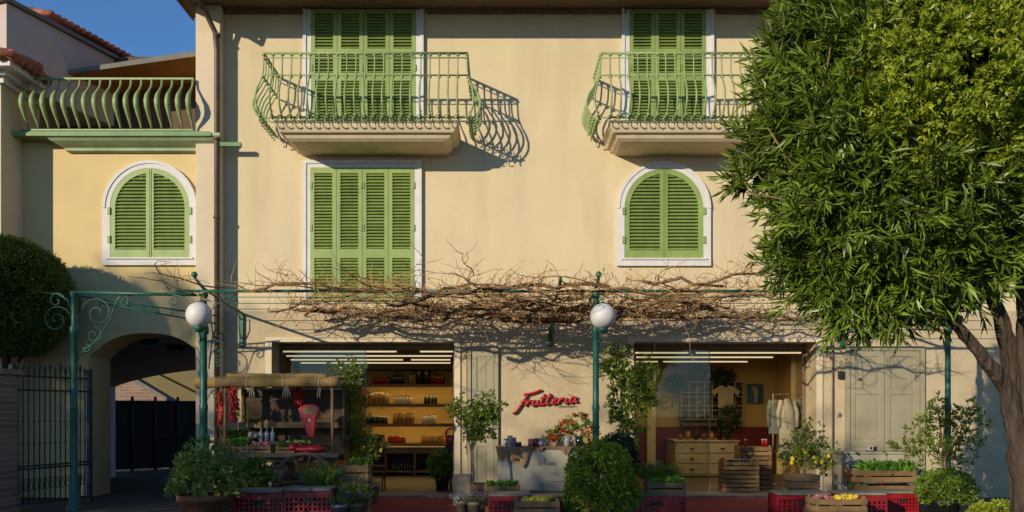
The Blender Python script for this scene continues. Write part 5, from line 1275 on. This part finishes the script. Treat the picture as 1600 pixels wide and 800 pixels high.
# t-shirt
p = at(1134,620,DB-.15); t = thing('t_shirt', 'pale patterned t-shirt hanging in front of the cubby shelf', 't-shirt', p); mb = MB()
out = [(-.17,-.24),(.17,-.24),(.17,.1),(.27,.02),(.31,.13),(.14,.24),(.06,.25),(.0,.2),(-.06,.25),(-.14,.24),(-.31,.13),(-.27,.02),(-.17,.1)]; mb.prism(out[::-1], -.015, .015); mb.build('shirt', 'cloth1', t); mb = MB(); mb.tube([(-.1,0,.24),(0,0,.3),(.1,0,.24)], .008, 5); mb.tube([(0,0,.3),(0,.1,.36)], .006, 5); mb.build('hanger', 'black', t)
# poster (plain generic)
p = at(1180,615,18.9); t = thing('poster', 'blue poster with a pale upright figure shape on the ochre wall', 'poster', p); mb = MB(); mb.box(-.17,.17,-.012,.012,-.22,.22); mb.build('sheet', 'blue', t)
mb = MB(); mb.prism([(-.03,-.2),(.04,-.2),(.05,-.05),(.07,.05),(.02,.16),(-.05,.17),(-.09,.1),(-.03,.03)][::-1], -.017, -.0125); mb.build('figure', 'cloth1', t)
# number plate-like ornament "ei"
p = at(1045,628,18.9); t = thing('wall_letters', 'thin round wire letters on the ochre wall left of the cubby shelf', 'letters', p); mb = MB(); strokes(mb, [[(0,.5),(.6,.6),(.5,1),(.1,.9),(0,.4),(.3,0),(.7,.2)],[(1,1),(1.0,0)],[(1,1),(1.35,.95),(1.35,.5),(1.0,.5)]], -.17,-.14,.25,.27,0,.012); mb.build('wire', 'shelf', t)
# drawers
zc2 = wz(690,17.8); t = thing('chest_of_drawers', 'pale chest of drawers against the dark red wainscot', 'chest of drawers', (0,0,0)); xa, xb = wx(1056,17.8), wx(1155,17.8); ya = 3.85
mb = MB(); mb.box(xa, xb, ya, YB-.1, .05, zc2-.002); mb.build('body', 'pale', t, bevel=.006); mb = MB(); mb.box(xa-.02, xb+.02, ya-.03, YB-.1, zc2, zc2+.03); mb.build('top', 'pale', t)
for i in range(3):
    for j in range(2):
        a = xa+.04+j*(xb-xa-.04)/2; b = a+(xb-xa)/2-.06; z = .1+i*(zc2-.12)/3; mb = MB(); mb.box(a, b, ya-.018, ya-.001, z, z+(zc2-.2)/3); dr = mb.build('drawer', 'pale', t, bevel=.004)
        mb = MB(); mb.ball(((a+b)/2, ya-.03, z+.1), .05,.015,.015); mb.build('handle', 'black', dr)
for i in range(7):
    jar_thing('ornament', 'small dark ornament on the pale chest of drawers', xa+.15+i*.17, ya+.2, zc2+.031, .05, .13+.05*(i%3), ('shelf','jar','black')[i%3], 'burlap', 'ornament', 'ornaments on the chest of drawers', i%2 == 0)
bush_plant('potted_plant', 'tall dim plant standing on the chest of drawers', 1137, 17.9, .09, .2, 'bottle', .45, (.18,.14,.28), 120, .12, .03, 'leafDark', zb=zc2+.031, seed=26)
# wooden crate towers at the opening
def tower(px, D, w, h, lab, slats):
    c = wood_crate('crate_tower', w, .40, h, slats); c.location = (wx(px,D), D-DW, .03); return tag(c, lab, 'crate')
h1 = wz(721,14.9)-.03; h2 = wz(698,15.4)-.03
tower(1154, 14.9, .62, h1, 'tall slatted crate stand in front, at the right shop threshold', 7)
tower(1176, 15.45, .58, h2, 'taller slatted crate stand behind, holding red bottles', 9)
for k, px in enumerate((1165,1192,1197)): jar_thing('sauce_bottle', 'red bottle on the taller crate stand in the right shop', wx(px,15.45), 1.45, wz(698,15.45)+.0, .03, .14, 'redpaint', 'label', 'bottle', 'red bottles on the crate stand')
for k in range(6): jar_thing('small_jar', 'low dark jar on the front crate stand in the right shop', wx(1138+k*6,14.9), .9, wz(721,14.9)-.03, .035, .07, 'bottle', 'metal', 'jar', 'dark jars on the front crate stand')
mb = MB(); mb.box(-.28,.28,-.17,.17,0,.012); o = mb.build('tray', 'oldwood'); o.location = (wx(1154,14.9), .9, wz(721,14.9)-.045); tag(o, 'dark tray on the front crate stand in the right shop', 'tray')
mb = MB(); mb.box(-.26,.26,-.17,.17,0,.012); o = mb.build('tray', 'oldwood'); o.location = (wx(1176,15.45), 1.45, wz(698,15.45)-.013); tag(o, 'dark tray under the red bottles on the taller crate stand', 'tray')
# clothes rail
t = thing('clothes_rail', 'metal clothes rail at the right side of the right shop', 'clothes rail', (0,0,0)); DR = 15.9; za = wz(616,DR); xa, xb = wx(1208,DR), wx(1262,DR); y = DR-DW; mb = MB()
mb.tube([(xa,y,.05),(xa,y,za),(xb,y,za),(xb,y,.05)], .014, 6); mb.tube([(xa,y-.25,.06),(xa,y+.25,.06)], .014, 6); mb.tube([(xb,y-.25,.06),(xb,y+.25,.06)], .014, 6); mb.build('frame', 'metal', t)
def shirt(px, top, bot, w, m, lab, yo=0):
    x = wx(px,DR); t = thing('hanging_shirt', lab, 'shirt', (x, y+yo, za)); n = 16; vs = []; H = (bot-top)*DR/F
    for j in range(10):
        s = j/9; ww = w*(.35+.65*min(1,s*5))*(1+.25*s); 
        for i in range(n):
            a = 2*PI*i/n; rr = 1+.12*math.sin(a*5+j*.3)*s; vs.append((ww*.5*math.cos(a)*rr, .09*math.sin(a)*rr, -.08-H*s))
    mb = MB(); fs = [(j*n+i, j*n+(i+1)%n, (j+1)*n+(i+1)%n, (j+1)*n+i) for j in range(9) for i in range(n)]; mb.add(vs, fs, True)
    mb.tube([(-w*.4,0,-.12),(-w*.62,-.02,-.35),(-w*.6,-.03,-.62)], [.05,.045,.04], 8); mb.tube([(w*.4,0,-.12),(w*.62,-.02,-.35),(w*.6,-.03,-.62)], [.05,.045,.04], 8); mb.build('fabric', m, t)
    mb = MB(); mb.tube([(0,0,.0),(0,0,-.07),(-w*.3,0,-.1)], .005, 4); mb.tube([(0,0,-.07),(w*.3,0,-.1)], .005, 4); mb.build('hanger', 'black', t)
shirt(1213,625,680,.22,'cloth2','grey shirt at the left end of the clothes rail',.05); shirt(1227,622,715,.28,'cloth1','long white shirt hanging in the middle of the clothes rail',-.12); shirt(1248,622,700,.24,'cloth2','grey green shirt at the right end of the clothes rail')

# ================================================================== WHITE TABLE right
D = 12.9; xa, xb = wx(1317,D), wx(1412,D); zt_ = wz(706,D); y0 = D-DW
t = thing('side_table', 'white painted side table with drawer and lower shelves against the cream doors', 'table', ((xa+xb)/2, y0, 0)); ox = (xa+xb)/2
mb = MB(); mb.box(xa-ox-.03, xb-ox+.03, -.03, .42, zt_-.03, zt_); mb.build('tabletop', 'panel', t, bevel=.006)
mb = MB(); mb.box(xa-ox, xb-ox, 0, .40, zt_-.2, zt_-.032); mb.build('drawer_box', 'panel', t); 
for sx in (xa-ox+.03, xb-ox-.03):
    for sy in (.03,.37): mb = MB(); mb.box(sx-.028, sx+.028, sy-.028, sy+.028, 0, zt_-.202); mb.build('leg', 'panel', t)
mb = MB(); mb.box(xa-ox+.058, xb-ox-.058, .0, .40, wz(757,D)-.02, wz(757,D)); mb.build('shelf', 'panel', t)
mb = MB(); mb.box(-.2,.2,-.02,-.005,zt_-.17,zt_-.06); dr = mb.build('drawer', 'panel', t); mb = MB(); mb.ball((0,-.035,zt_-.115), .018); mb.build('knob', 'black', dr)
p = (wx(1360,13.1), 13.1-DW, zt_+.001); t = thing('small_camera', 'small white and black box on the white side table', 'camera', p); mb = MB(); mb.box(-.05,.03,-.04,.04,.012,.085); mb.build('body', 'label', t, bevel=.004); mb = MB(); mb.ball((-.01,-.045,.05), .022,.012,.022); mb.box(.035,.09,-.03,.03,.0,.07); mb.box(-.055,.034,-.042,.042,0,.0115); mb.build('lens', 'black', t)
D2 = 12.2; za = wz(752,D2)
c = wcrate(1374, 0, D2, .17, .92, 'long wooden crate of lettuce in front of the white side table, upper one', za)
greens((wx(1384,D2),D2-DW,za), .72,.28,.13,900,.09,'leafBright','bright lettuce heads in the upper crate in front of the white side table', h=.1)
c = wcrate(1377, 0, D2, .15, .86, 'wooden crate of peppers below the lettuce crate', za-.20)
fruit((wx(1380,D2),D2-DW,za-.20), .5,.28,.09,.035,30,'tomato','red_peppers','red peppers in the lower crate in front of the white side table','vegetables',.03)
greens((wx(1338,D2),D2-DW,za-.20), .16,.24,.10,160,.08,'leafBright','green bunch at the left of the pepper crate', h=.05)
mb = MB(); o = thing('plank_stand', 'low plank stand carrying the lettuce and pepper crates', 'stand', (wx(1376,D2), D2-DW, 0)); mb.box(-.46,.46,-.18,.18,za-.235,za-.205); mb.build('top', 'oldwood', o)
mb = MB()
for a in (-.42,.42): mb.box(a-.02,a+.02,-.16,.16,0,za-.237)
mb.build('legs', 'oldwood', o)

for o in protos:
    for ch in [x for x in bpy.data.objects if x.parent == o]: bpy.data.objects.remove(ch)
    bpy.data.objects.remove(o)

for o in list(bpy.data.objects):
    if o.type == 'MESH' and o.name.split('.')[0] in ('shop_column','wall_bracket','cross_beam','lemons','legs','ties','light_tube','brake','pegs','eave_moulding','corner_posts','scroll_bracket'): split(o)
for o in bpy.data.objects:
    if o.name.split('.')[0] in ('flowers','blooms','pods','foliage'): o['kind'] = 'stuff'
for o in bpy.data.objects:
    if o.name.split('.')[0] in ('lemons','legs','ties','corner_posts'): o.name = {'lemons':'lemon','legs':'leg','ties':'tie','corner_posts':'corner_post'}[o.name.split('.')[0]]
# unseen tree row added behind the camera to dim low sun on ground floor
mb = MB(); n = 26000
Z = rng.uniform(4, 12.2, n); X = rng.uniform(-36, -12.6, n); top = 10.2+.5*np.sin(X*1.1)+.35*np.sin(X*2.7+1)
top = np.where((X > -27.6) & (X < -24.6), 12.3, top)  # taller stretch added to shade the passage arch
keep = rng.random(n) < np.clip((top-Z)/2.1, 0, 1)*.95
X, Z = X[keep], Z[keep]; X = np.concatenate([X, rng.uniform(-28.5,-24.55,2600)]); Z = np.concatenate([Z, rng.uniform(8,12.35,2600)]); P = np.stack([X, rng.uniform(-25,-23,len(X)), Z], 1)
leaves(mb, P, rng.normal(size=P.shape), .26, .16)
for x in (-34,-30,-26,-22,-18,-14.5): mb.tube([(x,-24,0),(x+.1,-24,3),(x-.1,-24,6),(x,-24,9)], [.22,.17,.12,.04], 8)
tag(mb.build('added_shade_trees', 'leafC'), 'unseen tree row added behind the camera to shade the ground floor', 'trees', kind='stuff')
# the shops' own strip lights, lit
for (a, b), e in ((R1, 16), (R2, 46)):
    for y, k in ((1.8, .5), (3.2, .5)):
        l = bpy.data.lights.new('strip_light', 'AREA'); l.shape = 'RECTANGLE'; l.size = 3.0; l.size_y = .08; l.energy = e*k; l.color = (1,.72,.34)
        o = bpy.data.objects.new('strip_light', l); C.objects.link(o); o.location = ((a+b)/2+.1, y, 2.44)
# ================================================================== LIGHT, SKY, CAMERA
sun_to = Vector((.77,.95,-.345)).normalized()
sun = bpy.data.lights.new('sun', 'SUN'); sun.energy = 4.6; sun.angle = math.radians(.5); sun.color = (1,.89,.67)
so = bpy.data.objects.new('sun', sun); C.objects.link(so); so.rotation_euler = sun_to.to_track_quat('-Z','Y').to_euler()
w = bpy.data.worlds.new('World'); sc.world = w; w.use_nodes = True; nt = w.node_tree
sky = nt.nodes.new('ShaderNodeTexSky'); sky.sky_type = 'NISHITA'; sky.sun_disc = False
el = math.asin(-sun_to.z); sky.sun_elevation = el; sky.sun_rotation = math.atan2(-sun_to.x, -sun_to.y)
sky.air_density = 1.0; sky.dust_density = .0; sky.ozone_density = 6.5
nt.links.new(sky.outputs[0], nt.nodes['Background'].inputs[0]); nt.nodes['Background'].inputs[1].default_value = .16
cam = bpy.data.cameras.new('camera'); co = bpy.data.objects.new('camera', cam); C.objects.link(co)
co.location = (0,-DW,EYE); co.rotation_euler = (PI/2,0,0); cam.sensor_width = 36; cam.lens = 36*F/1600; cam.shift_x = (800-CX)/1600; cam.shift_y = (CY-400)/1600
cam.clip_end = 1000; sc.camera = co
sc.view_settings.view_transform = 'Standard'; sc.view_settings.look = 'None'; sc.view_settings.exposure = 0
